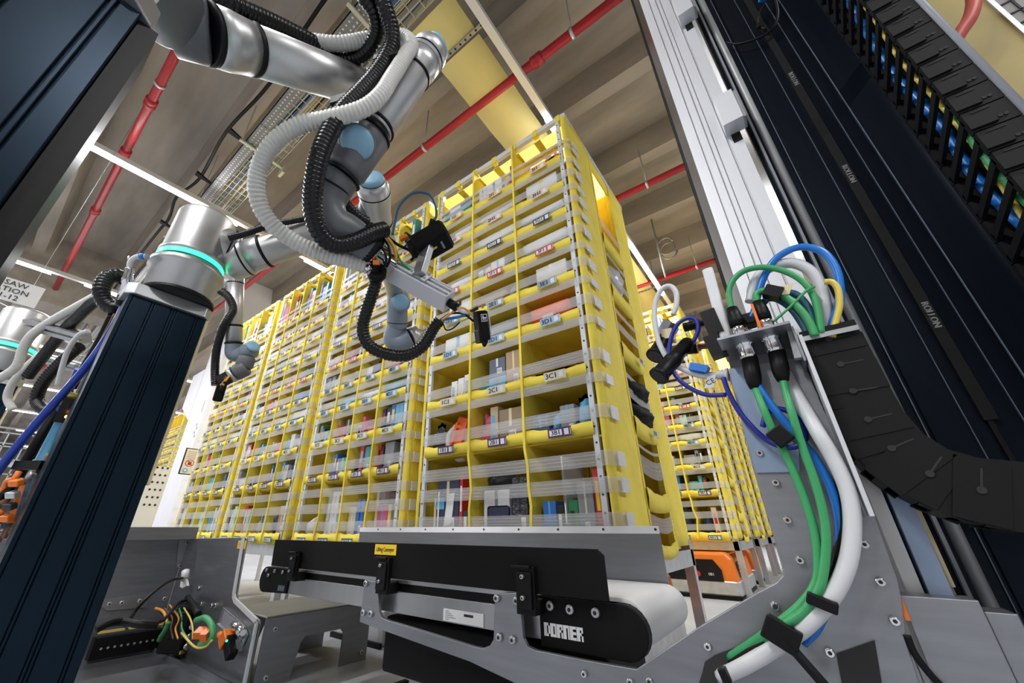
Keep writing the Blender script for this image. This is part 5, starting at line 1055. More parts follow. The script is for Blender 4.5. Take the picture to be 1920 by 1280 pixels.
# wiring inside the frame
t = thing('valve_block', 'black valve terminal block with plugs and yellow strip on the frame floor', 'valve block', at(355, 1190, 2.0))
q = MB(); vb = on_z(352, 1215, 0.02); ax = V((0.55, -0.83, 0)); ay = V((0.83, 0.55, 0)); az = V((0, 0, 1)); q.rbox(vb+az*0.08, ax, ay, az, 0.24, 0.11, 0.15, 0.01); q.build('block_body', 'black', t)
for i in range(4): MB().rbox(vb+az*0.165+ax*(-0.08+0.05*i), ax, ay, az, 0.035, 0.08, 0.03, 0.006).build('plug', 'black_shiny', t)
MB().obox(vb+az*0.012+ay*0.058, ax, ay, az, 0.24, 0.006, 0.012).build('yellow_strip', 'cable_yellow', t)
for i in range(2): MB().obox(vb+az*0.07+ay*0.0565+ax*(-0.04+0.07*i), ax, ay, az, 0.035, 0.002, 0.06-0.015*i).build('label_plate', 'greyitem', t)
for i in range(3): MB().cyl(vb+ay*0.056+ax*0.10+az*(0.03+0.035*i), vb+ay*0.072+ax*0.10+az*(0.03+0.035*i), 0.014, seg=14).build('port', 'chrome', t)
t = thing('terminal_rail', 'black slotted terminal rail with yellow strips on the frame floor', 'terminal rail', on_z(240, 1215, 0.02))
ra, rb = on_z(165, 1228, 0.03), on_z(300, 1205, 0.03); MB().beam(ra+V((0, 0, 0.02)), rb+V((0, 0, 0.02)), 0.05, 0.075).build('rail_body', 'black', t)
for u0, u1 in ((0.02, 0.38), (0.45, 0.98)): MB().beam(ra.lerp(rb, u0)+V((0, 0, 0.075)), ra.lerp(rb, u1)+V((0, 0, 0.075)), 0.03, 0.006).build('yellow_cover', 'cable_yellow', t)
q = MB(); dr = (rb-ra).normalized(); nn = dr.cross(V((0, 0, 1)))
if nn.dot(EYE-ra) < 0: nn = -nn
for i in range(9): q.cyl(ra.lerp(rb, 0.12+0.09*i)+nn*0.0255+V((0, 0, 0.02)), ra.lerp(rb, 0.12+0.09*i)+nn*0.029+V((0, 0, 0.02)), 0.0045, seg=8)
q.build('terminal_screw', 'zinc', t)
t = thing('cable_motor', 'black round motor housing under the cables at lower left', 'motor', on_z(225, 1200, 0.05)); MB().lathe(on_z(200, 1205, 0.02)+V((0, 0, 0.07)), on_z(232, 1190, 0.02)+V((0, 0, 0.07)), [(0, 0.06), (0.1, 0.085), (0.9, 0.085), (1, 0.07)], 24).build('motor_housing', 'black_shiny', t)
WG = 'wires in the lower left frame'
def fl(x, y, z): return on_z(x, y, z)
def wy(*a): return [on_y(px, py, Y) for px, py, Y in a]
line('frame_cable', 'black cable arching from the frame corner down to the floor at lower left', 'cable', wy((345, 1083, .80), (320, 1088, .70), (290, 1108, .60), (262, 1135, .55), (245, 1158, .55), (235, 1172, .55)), 0.0055, 'black', group=WG)
line('frame_cable', 'green cable ring around the valve block at lower left', 'cable', wy((368, 1162, .72), (385, 1158, .70), (397, 1172, .70), (399, 1192, .70), (390, 1204, .70), (375, 1208, .70)), 0.0095, 'cable_green', group=WG)
line('frame_cable', 'orange cable curving up beside the valve block', 'cable', wy((292, 1140, .70), (306, 1146, .70), (313, 1165, .70), (308, 1185, .70), (300, 1192, .70)), 0.005, 'cable_orange', group=WG)
line('frame_cable', 'green cable beside the orange one at lower left', 'cable', wy((316, 1166, .69), (310, 1180, .69), (304, 1190, .69), (298, 1200, .69)), 0.008, 'cable_green', group=WG)
line('frame_cable', 'black tube loop hanging from the frame corner hole', 'cable', wy((352, 1124, .82), (335, 1130, .75), (318, 1150, .68), (300, 1165, .62), (270, 1164, .58), (235, 1163, .55)), 0.006, 'black', group=WG)
line('frame_cable', 'grey-and-yellow sleeve leaning from the frame corner to the valve block', 'cable', wy((352, 1120, .82), (362, 1135, .80), (372, 1152, .76)), 0.012, 'chain', group=WG)
line('frame_cable', 'black cables bundled low behind the terminal rail', 'cable', wy((180, 1180, .45), (205, 1168, .48), (232, 1165, .52), (262, 1170, .55), (296, 1172, .6)), 0.012, 'black', group=WG)
line('frame_cable', 'yellow wire loop below the green ring at lower left', 'cable', wy((340, 1186, .69), (365, 1212, .69), (385, 1212, .69), (397, 1200, .69)), 0.0035, 'cable_yellow', group=WG)
rw = random.Random(11)
for i in range(6):
    x0, y0 = 318+rw.uniform(-8, 30), 1130+rw.uniform(-6, 14); line('frame_cable', ['thin black wire', 'thin brown wire', 'thin orange wire', 'thin black wire', 'thin green wire', 'thin yellow wire'][i]+' hanging behind the valve block, '+['first', 'second', 'third', 'fourth', 'fifth', 'sixth'][i]+' from left', 'cable', wy((300+i*9, 1140+rw.uniform(-8, 8), .74), (312+i*9+rw.uniform(-8, 8), 1158, .72), (306+i*10+rw.uniform(-8, 8), 1178, .71), (316+i*9, 1198, .71)), 0.003, ['black', 'brown', 'cable_orange', 'black', 'cable_green', 'cable_yellow'][i], group=WG)
t = thing('orange_connector', 'orange plug pair on the valve block beside the green cable ring', 'plug', on_y(380, 1186, .69)); MB().obox(on_y(376, 1186, .69), RT, UP, FW, 0.03, 0.022, 0.03).build('plug_body', 'orange', t); MB().obox(on_y(386, 1190, .69), RT, UP, FW, 0.022, 0.025, 0.03).build('plug_body', 'orange', t)
t = thing('proximity_switch', 'white and grey proximity switch at the frame corner end of the black cable', 'switch', on_y(346, 1090, .8)); MB().cyl(on_y(348, 1070, .80), on_y(347, 1086, .80), 0.016).build('switch_body', 'cable_white', t); MB().poly([on_y(x, y, .80) for x, y in ((339, 1086), (348, 1084), (350, 1098), (342, 1102), (337, 1100))], (0, 1, 0), 0.01).build('switch_plate', 'paper', t)
# ------------------------------------------------------------------ right-hand vertical lift axis and column
t = thing('linear_axis', 'tall natural aluminium lift axis with long grooves right of the pods', 'linear axis', (0.05, 0.99, 0))
ZT = 3.6
xs_ = [0.022, 0.060, 0.088, 0.096]
P = [(0.004, 0.95)]
for s, w_ in ((0.030, 0.003), (0.050, 0.003), (0.0615, 0.002), (0.090, 0.005)): P += [(s-w_/2, 0.95), (s-w_/2, 0.957), (s+w_/2, 0.957), (s+w_/2, 0.95)]
P += [(0.121, 0.95), (0.121, 1.06), (0.004, 1.06)]
q = MB(); q.poly([(x, y, 0.0) for x, y in P], (0, 0, 1), ZT); q.build('axis_profile', 'alu_pale', t)
q = MB(); q.box((-0.015, 0.955, 0.0), (0.004, 1.05, ZT)); q.build('steel_rail', 'chrome', t)
q = MB(); q.box((-0.021, 0.965, 0.0), (-0.016, 1.04, ZT)); z = 0.0
while z < ZT: q.box((-0.0225, 0.966, z), (-0.021, 1.04, z+0.005)); z += 0.011
q.build('toothed_belt', 'rubber', t)
for z0, z1 in ((1.452, 1.565), (1.995, 2.11)):
    q = MB(); q.box((0.089, 0.905, z0), (0.134, 0.95, z1)); q.build('axis_block', 'alu_pale', t, bevel=0.001); q = MB(); q.box((0.1335, 0.912, z0+0.004), (0.140, 0.952, z1-0.004)); q.build('block_side', 'alu', t); q = MB(); q.box((0.100, 0.948, z0-0.03), (0.120, 0.965, z0)); q.build('block_stop', 'black', t)
# black column behind
t = thing('machine_column', 'big black-blue machine column with grooves and lettered grey strips at right', 'column', (0.4, 1.1, 0))
P = [(0.142, 1.0)]
for s in (0.174, 0.194, 0.200, 0.330, 0.395, 0.402, 0.408): P += [(s-0.0015, 1.0), (s-0.0015, 1.006), (s+0.0015, 1.006), (s+0.0015, 1.0)]
P += [(0.50, 1.0), (0.50, 1.35), (0.142, 1.35)]
q = MB(); q.poly([(x, y, 0.0) for x, y in P], (0, 0, 1), ZT); q.build('column_profile', 'anodised', t)
q = MB(); q.lathe((0.172, 1.0, 0.3), (0.172, 1.0, ZT), [(0, 0.009), (1, 0.009)], 20); q.build('guide_rod', 'tray_metal', t)
q = MB(); q.box((0.151, 0.985, 0), (0.156, 1.0, ZT)); q.build('edge_strip', 'greyitem', t)
q = MB(); q.box((0.263, 0.990, 0.66), (0.279, 1.0, ZT)); q.build('slot_cover', 'chain', t); q = MB(); q.box((0.266, 0.992, 0.3), (0.272, 1.0, 0.66)); q.build('slot_wire', 'black', t)
for z in (1.115+0.5-0.36, 0.87, 1.70):
    pass
for px, py in ((1585, 328), (1742, 590), (1487, 148)):
    c = on_y(px, py, 0.9895); q = MB(); add_text(q, 'ROLLON', (0.271, 0.9893, c.z), (0, 0, -1), (1, 0, 0), 0.0135, 0, bold=0.0005); q.build('lettering', 'strap_pad', t)
for xa, xb2 in ((0.3995, 0.402), (0.330, 0.3315), (0.3035, 0.3045), (0.2455, 0.2465), (0.1935, 0.1950)): MB().box((xa, 0.996, 0), (xb2, 1.0, ZT)).build('edge_highlight', 'slate', t)  # thin paler strips stand in for highlights along the column edges
# thin black cable loop at the top
line('column_cable', 'thin black cable looping across the black column near the top edge', 'cable', [on_y(x, y, .975) for x, y in ((1362, 80), (1385, 82), (1420, 72), (1448, 55), (1458, 30), (1455, 5), (1448, -10))], 0.0035, 'black')
line('column_cable', 'second thin black cable looping down by the blue plug', 'cable', [on_y(x, y, .972) for x, y in ((1440, -8), (1428, 15), (1420, 35), (1424, 48), (1436, 55))], 0.003, 'black')
t = thing('cable_plug', 'small blue cable plug at the top edge of the black column', 'plug', on_y(1428, 2, .96)); MB().obox(on_y(1430, -2, .96), RT, UP, FW, 0.018, 0.014, 0.012).build('plug_body', 'cable_blue', t); MB().obox(on_y(1425, 48, .97), RT, UP, FW, 0.014, 0.012, 0.012).build('cable_clip', 'black', t)
# vertical cable chain at the right
t = thing('cable_chain', 'vertical black cable chain with coloured cables inside at upper right', 'cable chain', (0.39, 0.87, 0.5)); 
z = 0.62; i = 0
while z < 2.4:
    q = MB(); q.box((0.368, 0.800, z), (0.424, 0.812, z+0.0425)); q.box((0.366, 0.796, z+0.004), (0.395, 0.800, z+0.030)); q.box((0.368, 0.928, z), (0.424, 0.940, z+0.0425)); q.box((0.416, 0.812, z), (0.424, 0.928, z+0.0425))
    q.obox((0.371, 0.87, z+0.0205), V((0, 0.98, -0.19)).normalized(), V((0, 0.19, 0.98)).normalized(), (1, 0, 0), 0.125, 0.014, 0.006)
    q.cyl((0.400, 0.7995, z+0.012), (0.400, 0.7985, z+0.012), 0.0028, seg=8, mi=1); q.cyl((0.406, 0.7995, z+0.012), (0.406, 0.7985, z+0.012), 0.0028, seg=8, mi=1); q.box((0.378, 0.7990, z+0.036), (0.398, 0.7997, z+0.038), 1)
    q.build('chain_link', ['chain', 'hole'], t); z += 0.045; i += 1
MB().cyl((0.423, 0.803, 0.62), (0.423, 0.803, 2.42), 0.006, seg=12).build('rounded_edge', 'greyitem', t)  # paler grey paints the highlight on the chain's rounded edge
for z in (0.7, 1.5, 2.3): MB().box((0.402, 0.94, z), (0.420, 1.0, z+0.04)).build('chain_bracket', 'zinc', t)
rng = random.Random(5)
for k, (m, y, r) in enumerate((('cable_green', 0.838, 0.009), ('cable_blue', 0.895, 0.008), ('cable_white', 0.822, 0.004), ('cable_yellow', 0.856, 0.004))):
    q = MB(); q.tube([(0.388+rng.uniform(-.008, .006), y+rng.uniform(-.012, .012), 0.6+0.15*j) for j in range(13)], r, 8, n=4); q.build('chain_cable', m, t)
# yellow guard sheet, red hose and white grid panel beyond
t = thing('guard_sheet', 'ochre-yellow vertical sheet behind the cable chain at the top right corner', 'guard', (0.7, 1.25, 0)); q = MB(); q.box((0.50, 1.20, 0), (0.716, 1.215, 3.0)); q.build('sheet_face', 'panel_ochre', t); q = MB(); q.box((0.712, 1.195, 0), (0.720, 1.22, 3.0)); q.build('sheet_edge', 'alu_pale', t)
line('red_hose', 'thick red hose bending behind the cable chain at the top right', 'hose', [on_y(x, y, 1.12) for x, y in ((1822, -25), (1826, 5), (1818, 35), (1800, 62), (1780, 95))], 0.014, 'pink_hose')
t = thing('grid_panel', 'white panel with black lines and red squares in the top right corner', 'panel', (0.9, 1.3, 0)); q = MB(); q.box((0.735, 1.30, 0), (1.4, 1.31, 3.0)); q.build('panel_face', 'ink_faint', t)
q = MB(); z = 1.25
while z < 3: q.box((0.735, 1.297, z), (1.4, 1.30, z+0.004)); z += 0.045
for x in (0.80, 0.86, 0.92): q.box((x, 1.297, 1.2), (x+0.004, 1.30, 3.0))
q.build('grid_line', 'ink', t); q = MB(); [q.box((0.81, 1.2965, 1.26+0.09*k), (0.855, 1.297, 1.29+0.09*k)) for k in range(18)]; q.build('red_square', 'red_item', t)
# lower right guide bars
t = thing('lift_guide', 'grey aluminium lift guide and carriage block at lower right', 'lift guide', (0.1, 0.9, 0))
q = MB(); q.box((0.075, 0.86, 0.0), (0.092, 0.94, 0.60)); q.build('guide_bar', 'alu', t); q = MB(); q.box((0.096, 0.85, 0.0), (0.118, 0.94, 0.66)); q.build('guide_bar', 'sheet_blue', t)
q = MB(); q.box((0.120, 0.87, 0.43), (0.126, 0.93, 0.66)); q.build('brass_strip', 'tape_cream', t)
q = MB(); q.box((0.062, 0.812, 0.0), (0.132, 0.86, 0.422)); q.build('carriage_block', 'sheet', t, bevel=0.0012); q = MB(); q.box((0.133, 0.82, 0.0), (0.160, 0.87, 0.410)); q.build('side_block', 'sheet', t, bevel=0.0012)
q = MB(); q.box((0.058, 0.806, 0.395), (0.063, 0.812, 0.43)); q.build('orange_marker', 'orange', t)
line('lift_cable', 'thin black cable running down the lift guide at lower right', 'cable', [on_y(x, y, .80) for x, y in ((1700, 1190), (1715, 1225), (1745, 1265), (1775, 1295))], 0.004, 'black')
# lower drag chain
t = thing('drag_chain', 'black drag chain hanging in a curve beside the connector bracket', 'cable chain', on_y(1552, 640, .80))
P = resample(smooth_path([on_y(x, y, .82) for x, y in ((1548, 640), (1583, 715), (1622, 795), (1680, 862), (1758, 905), (1850, 928), (1960, 940), (2080, 950))], 10), 0.022)
for i, (a, b_) in enumerate(zip(P, P[1:])):
    d = (b_-a).normalized(); n = d.cross(V((0, 1, 0))); q = MB(); w_ = 0.078+0.004*(i % 2)
    for y in (0.786+0.0012*(i % 3), 0.854): q.obox(V(((a.x+b_.x)/2, y, (a.z+b_.z)/2)), d, n, (0, 1, 0), 0.046, w_, 0.010)
    for s in (-1, 1): q.obox((a+b_)/2+n*s*w_*0.46, d, n, (0, 1, 0), 0.016, 0.006, 0.068)
    c = (a+b_)/2; c.y = 0.7812
    if i % 2 == 0: q.cyl(c, c+V((0, -0.0016, 0)), 0.0045, seg=10, mi=1); q.obox(c+n*0.014, n, d, (0, 1, 0), 0.026, 0.0022, 0.0014, 1)
    q.build('chain_link', ['chain', 'hole'], t)
q = MB(); c = on_y(1550, 628, .80); q.box((c.x-0.034, 0.775, c.z-0.004), (c.x+0.034, 0.86, c.z+0.006)); q.build('end_bracket', 'black', t); q = MB(); q.box((c.x-0.034, 0.772, c.z-0.012), (c.x+0.036, 0.775, c.z-0.004)); q.build('bracket_edge', 'alu', t)
# ------------------------------------------------------------------ connector bracket, cables and work lights on the carriage
t = thing('connector_bracket', 'grey sheet bracket with two round cable connectors in front of the lift axis', 'bracket', on_y(1420, 640, .76))
a, b_ = on_y(1345, 638, .72), on_y(1484, 611, .72); zb = a.z
q = MB(); q.poly([(a.x, 0.72, zb), (b_.x, 0.72, zb), (b_.x+0.004, 0.84, zb), (a.x-0.002, 0.84, zb)], (0, 0, 1), 0.004); q.build('bracket_shelf', 'sheet', t); q = MB(); q.box((b_.x, 0.735, zb-0.06), (b_.x+0.003, 0.84, zb)); q.build('bracket_cheek', 'sheet', t)
q = MB(); q.box((a.x, 0.838, zb-0.05), (b_.x, 0.842, zb)); q.build('bracket_back', 'sheet', t)
def conn(x0, up0, up1, dn0, dn1, d0):
    def p(c): return on_y(c[0], c[1], d0)
    MB().lathe(p(up0), p(up1), [(0, 0.0095), (0.45, 0.0115), (0.7, 0.0125), (1, 0.0125)], 18).build('cable_boot', 'black', t)
    m = V(p(up1)).lerp(V(p(dn0)), 0.0); MB().lathe(p(up1), p(dn0), [(0, 0.0115), (0.1, 0.0125), (0.3, 0.0125), (0.32, 0.010), (0.5, 0.010), (0.52, 0.014), (0.62, 0.014), (0.64, 0.011), (0.9, 0.0125), (1, 0.0125)], 20).build('coupling_nut', 'chrome', t)
    MB().lathe(p(dn0), p(dn1), [(0, 0.0125), (0.6, 0.0125), (0.8, 0.011), (1, 0.008)], 18).build('cable_boot', 'black', t)
conn(0, (1372, 578), (1384, 612), (1405, 672), (1416, 728), 0.765); conn(0, (1421, 566), (1432, 600), (1456, 660), (1468, 714), 0.765)
MB().beam(on_y(1410, 572, .75), on_y(1428, 622, .75), 0.010, 0.004).build('orange_tag', 'orange', t); MB().beam(on_y(1460, 668, .775), on_y(1478, 712, .775), 0.010, 0.004).build('orange_tag', 'orange', t)
MB().rbox(on_y(1403, 602, .80), (1, 0, 0), (0, 0, 1), (0, 1, 0), 0.024, 0.022, 0.03, 0.004).build('socket', 'black', t)
MB().beam(on_y(1486, 620, .76), on_y(1500, 672, .76), 0.012, 0.014).build('bracket_bolt', 'alu', t)
t = thing('upright_bar', 'white rounded upright bar beside the connector bracket', 'bar', on_y(1345, 570, .80)); a, b_ = on_y(1327, 506, .79), on_y(1364, 642, .79); MB().rbox((a+b_)/2, (1, 0, 0), (0, 1, 0), (a-b_).normalized(), 0.019, 0.02, (a-b_).length, 0.004).build('bar_body', 'pillar_white', t)
for px, py, px2, py2, nm in ((1322, 586, 1340, 628, 'upper'), (1328, 632, 1346, 668, 'lower')):
    MB().beam(on_y(px+5, py, .79), on_y(px2+5, py2, .79), 0.026, 0.026, hint=(0, 1, 0)).build('mount_block', 'black', t)
def lamp(label, tail, head, arm0, arm1, m, Y):
    t = thing('work_lamp', label, 'camera light', on_y(*tail, Y), 'small black camera lights beside the bracket'); a, b_ = on_y(tail[0], tail[1], Y), on_y(head[0], head[1], Y-0.05)
    MB().lathe(a, b_, [(0, 0.011), (0.05, 0.0135), (0.42, 0.0135), (0.44, 0.0165), (0.60, 0.0165), (0.62, 0.0155), (0.66, 0.0165), (0.70, 0.0155), (0.74, 0.0165), (0.92, 0.0165), (0.94, 0.019), (1, 0.019)], 24).build('lamp_body', 'black', t); d = (b_-a).normalized(); MB().lathe(b_-d*0.001, b_+d*0.0006, [(0, 0.015), (1, 0.015)], 20).build('lens', 'black_shiny', t)
    MB().lathe(on_y(arm0[0], arm0[1], Y), on_y(arm1[0], arm1[1], Y), [(0, 0.010), (0.55, 0.010), (0.57, 0.007), (1, 0.007)], 16).build('lamp_arm', m, t); return t
t = lamp('black camera light on a black arm below the white cable loop', (1262, 612), (1228, 668), (1282, 614), (1322, 604), 'black', .86); MB().obox(on_y(1246, 618, .84), V((0.62, 0, 0.78)), V((-0.78, 0, 0.62)), V((0, 1, 0)), 0.040, 0.018, 0.020).build('label_box', 'greyitem', t); MB().obox(on_y(1254, 630, .835), V((0.95, 0, -0.1)).normalized(), V((0.1, 0, 0.95)).normalized(), V((0, 1, 0)), 0.021, 0.022, 0.034).build('tape_band', 'tape_cream', t)
t = lamp('black camera light on a copper rod, pointing down left, lower of two', (1292, 640), (1234, 706), (1290, 652), (1334, 646), 'copper', .82); MB().lathe(on_y(1284, 654, .82), on_y(1308, 652, .82), [(0, 0.0115), (1, 0.0115)], 16).build('arm_collar', 'black', t)
CB = 'cables around the connector bracket'
def cy(pts, Y): return [on_y(p[0], p[1], p[2] if len(p) > 2 else Y) for p in pts]
line('bracket_cable', 'thick bright blue cable arching over the connector bracket', 'cable', cy([(1408, 596), (1415, 580), (1420, 556), (1432, 520), (1452, 488), (1482, 468), (1512, 463), (1545, 474), (1567, 503), (1575, 540), (1572, 575), (1562, 605), (1556, 632)], .79), 0.0062, 'cable_blue', group=CB)
line('bracket_cable', 'thick white cable arching under the blue one at the bracket', 'cable', cy([(1407, 566), (1413, 535), (1430, 510), (1460, 496), (1490, 494), (1520, 508), (1538, 535), (1547, 575), (1549, 630)], .80), 0.0092, 'cable_white', group=CB)
line('bracket_cable', 'green cable arching left from the first connector over the bracket', 'cable', cy([(1372, 580), (1367, 548), (1375, 525), (1395, 508), (1425, 501), (1460, 505), (1495, 520), (1520, 545), (1533, 580), (1540, 625)], .775), 0.0053, 'cable_green', group=CB)
line('bracket_cable', 'green cable from the second connector with black sleeve', 'cable', cy([(1420, 566), (1418, 553), (1428, 546), (1445, 546), (1472, 556), (1500, 580), (1518, 605), (1528, 630)], .77), 0.0060, 'cable_green', group=CB)
line('bracket_cable', 'dark teal cable behind the green one at the bracket', 'cable', cy([(1468, 548), (1492, 552), (1512, 572), (1525, 600), (1534, 630)], .785), 0.0062, 'cable_teal', group=CB)
line('bracket_cable', 'dark navy cable lowest of the arch at the bracket', 'cable', cy([(1428, 572), (1440, 560), (1460, 562), (1485, 580), (1505, 608), (1518, 632)], .785), 0.0058, 'cable_teal', group=CB)
line('bracket_cable', 'yellow-green earth wire curving beside the blue cable', 'cable', cy([(1546, 528), (1560, 529), (1571, 542), (1574, 570), (1568, 600), (1560, 632)], .78), 0.0048, 'cable_yellow', group=CB)
line('bracket_cable', 'thin green tie wire crossing the cable arch', 'cable', cy([(1443, 608), (1465, 590), (1490, 567), (1512, 545), (1528, 537)], .765), 0.0022, 'cable_green', group=CB)
t = thing('cable_sleeve', 'black shrink sleeve with cream tag on the green cable arch', 'sleeve', on_y(1450, 548, .765)); MB().beam(on_y(1434, 545, .765), on_y(1466, 552, .765), 0.018, 0.020).build('sleeve', 'black', t); MB().poly([on_y(x, y, .763) for x, y in ((1464, 536), (1486, 531), (1480, 551), (1466, 552))], (0, 1, 0), 0.002).build('tag', 'tape_cream', t)
line('lamp_cable', 'white cable loop rising above the black camera lights', 'cable', cy([(1262, 590), (1268, 572), (1268, 550), (1258, 537), (1243, 540), (1231, 560), (1227, 590), (1232, 630), (1244, 660), (1262, 682), (1285, 694), (1308, 703), (1325, 706)], .80), 0.0055, 'cable_white', group=CB)
t = thing('cable_boot', 'white strain relief with blue tape and CE tag under the lamps', 'cable end', on_y(1330, 704, .80)); MB().lathe(on_y(1322, 704, .80), on_y(1366, 702, .80), [(0, 0.0065), (0.5, 0.0068), (0.52, 0.0095), (0.58, 0.0075), (0.64, 0.0098), (0.7, 0.0078), (0.76, 0.0105), (0.82, 0.008), (0.88, 0.0115), (1, 0.012)], 16).build('strain_relief', 'cable_white', t); MB().beam(on_y(1295, 688, .795), on_y(1328, 694, .795), 0.020, 0.014).build('blue_tape', 'cable_blue', t)
P = [on_y(x, y, .793) for x, y in ((1326, 706), (1342, 702), (1338, 726), (1320, 728))]; q = MB(); q.poly(P, (0, 1, 0), 0.001); q.build('tag', 'paper', t); q = MB(); add_text(q, 'CE', (P[0]+P[2])/2+V((0, -0.0006, 0)), V((0.95, 0, 0.3)), V((-0.3, 0, 0.95)), 0.013, 0); q.build('tag_print', 'ink', t)
line('lamp_cable', 'navy cable looping from the camera lights down to the bracket', 'cable', cy([(1300, 640), (1309, 618), (1305, 600), (1290, 596), (1272, 606), (1260, 628), (1255, 655), (1258, 685), (1272, 710), (1295, 728), (1325, 740), (1362, 740)], .785), 0.0042, 'cable_navy', group=CB)
line('lamp_cable', 'navy cable descending left of the green cables into a loop', 'cable', cy([(1356, 708), (1366, 735), (1385, 770), (1412, 802), (1440, 826), (1470, 838), (1495, 836), (1510, 822), (1506, 800), (1485, 775), (1458, 766), (1438, 775), (1430, 800)], .775), 0.0042, 'cable_navy', group=CB)
BG = 'cable bundle on the carriage plate'
line('bundle_cable', 'green cable of the bundle from the first connector, left one', 'cable', cy([(1416, 726, .765), (1430, 762), (1450, 808), (1478, 862), (1505, 925), (1524, 985), (1533, 1040), (1530, 1092), (1500, 1135), (1455, 1172), (1410, 1205, .77), (1368, 1232, .80)], .75), 0.0055, 'cable_green', group=BG)
line('bundle_cable', 'green cable of the bundle from the second connector, right one', 'cable', cy([(1468, 712, .765), (1482, 765), (1502, 830), (1527, 900), (1543, 960), (1549, 1010), (1545, 1065), (1535, 1105), (1510, 1142), (1470, 1172), (1425, 1205, .77), (1385, 1236, .80)], .745), 0.0055, 'cable_green', group=BG)
line('bundle_cable', 'bright blue cable running down behind the white one of the bundle', 'cable', cy([(1418, 720), (1448, 762), (1492, 815), (1530, 862), (1560, 920), (1574, 980), (1573, 1030), (1564, 1080), (1552, 1130), (1530, 1178), (1505, 1205, .77)], .765), 0.0060, 'cable_blue', group=BG)
line('bundle_cable', 'thick white cable of the bundle down the carriage plate', 'cable', cy([(1474, 700, .795), (1484, 722, .79), (1500, 752, .775), (1532, 808), (1562, 858), (1588, 915), (1598, 970), (1594, 1035), (1577, 1088), (1548, 1134), (1505, 1178), (1450, 1216, .76), (1395, 1248, .77), (1352, 1268, .80)], .75), 0.0098, 'cable_white', group=BG)
line('bundle_cable', 'black cable of the bundle between the green and white ones', 'cable', cy([(1500, 760, .78), (1545, 830), (1578, 905), (1584, 975), (1575, 1035), (1556, 1090), (1520, 1140), (1470, 1182), (1420, 1215, .77), (1375, 1246, .80)], .765), 0.0078, 'black', group=BG)
def clip(label, p0, p1, w_, h_):
    t = thing('cable_clip', label, 'clip', on_y(*p0, .735), 'black cable clips'); MB().beam(on_y(p0[0], p0[1], .737), on_y(p1[0], p1[1], .737), 0.016, w_).build('clip_band', 'black', t, bevel=0.002); return t
clip('black cable tie around the bundle at its lower bend', (1512, 1118), (1572, 1142), 0.014, 0); t = clip('black strap holding the bundle, running off the bottom edge', (1432, 1168), (1500, 1210), 0.030, 0); MB().beam(on_y(1468, 1195, .745), on_y(1560, 1300, .745), 0.034, 0.006).build('strap_tail', 'black', t)
clip('black clip round the two green cables below the connectors', (1448, 805), (1478, 830), 0.026, 0); clip('black band at the cable slot on the lower arm', (1352, 1250), (1366, 1282), 0.010, 0)
# ------------------------------------------------------------------ hoses, tubes and valves left of the middle pedestal
LG = 'hoses left of the middle pedestal'
line('corrugated_hose', 'black corrugated hose curled in a knot beside the chrome coupling', 'hose', pp((234, 580, 1.14), (214, 578, 1.12), (197, 566, 1.12), (190, 543, 1.12), (200, 522, 1.14), (218, 516, 1.16), (232, 524, 1.18)), 0.020, 'hose_black', 0.055, 0.0098, 14, LG)
line('corrugated_hose', 'black corrugated hose running down left behind the grooved aluminium bar', 'hose', pp((196, 556, 1.25), (176, 566, 1.3), (152, 588, 1.35), (128, 612, 1.4), (98, 646, 1.45), (72, 680, 1.5), (52, 706, 1.5)), 0.018, 'hose_black', 0.055, 0.0098, 12, LG)
line('corrugated_hose', 'black corrugated hose hanging in a bow in front of the gate sign', 'hose', pp((150, 648, 1.25), (122, 672, 1.25), (92, 702, 1.25), (74, 730, 1.25), (70, 752, 1.25), (84, 768, 1.22), (100, 772, 1.2)), 0.017, 'hose_black', 0.055, 0.0098, 12, LG)
line('white_hose', 'thick pale hose rising to the coupling from the far left robot', 'hose', pp((194, 548, 1.3), (150, 572, 1.35), (100, 600, 1.4), (62, 626, 1.4), (44, 652, 1.4), (30, 688, 1.4), (-5, 712, 1.4)), 0.014, 'hose_white', 0.03, 0.009, 12, LG)
line('white_hose', 'second pale hose below the grooved aluminium bar at far left', 'hose', pp((128, 638, 1.5), (104, 648, 1.5), (78, 664, 1.5), (48, 690, 1.5), (24, 718, 1.5), (14, 745, 1.5), (24, 768, 1.5)), 0.013, 'hose_white', 0.0, 0.009, 12, LG)
line('white_cable', 'thin white cable drooping from the aluminium bar end', 'cable', pp((166, 620, 1.2), (148, 628, 1.2), (128, 655, 1.2), (116, 690, 1.2), (108, 722, 1.2)), 0.007, 'cable_white')
line('air_tube', 'long blue air tube running down the left side of the middle pedestal', 'tube', pp((233, 572, 1.08), (222, 596, 1.06), (196, 640, 1.04), (160, 690, 1.0), (118, 738, 0.98), (70, 792, 0.95), (20, 852, 0.92), (-20, 905, 0.9)), 0.0092, 'tube_blue', group='blue air tubes')
line('air_tube', 'second blue air tube branching off behind the first at far left', 'tube', pp((148, 692, 1.05), (134, 722, 1.05), (122, 748, 1.05), (98, 795, 1.04), (70, 845, 1.02), (52, 880, 1.0)), 0.0088, 'tube_blue', group='blue air tubes')
line('pedestal_cable', 'black cable pair running down the left edge of the middle pedestal', 'cable', pp((212, 590, 1.12), (188, 640, 1.1), (150, 705, 1.08), (110, 765, 1.05), (70, 830, 1.0), (30, 900, .97)), 0.012, 'black')
line('pedestal_cable', 'thin red-brown cable beside the blue air tube', 'cable', pp((215, 588, 1.1), (180, 655, 1.08), (145, 708, 1.06), (110, 760, 1.04)), 0.003, 'brown')
t = thing('quick_coupling', 'chrome air coupling with white tube elbow beside the middle pedestal', 'coupling', at(238, 530, 1.08))
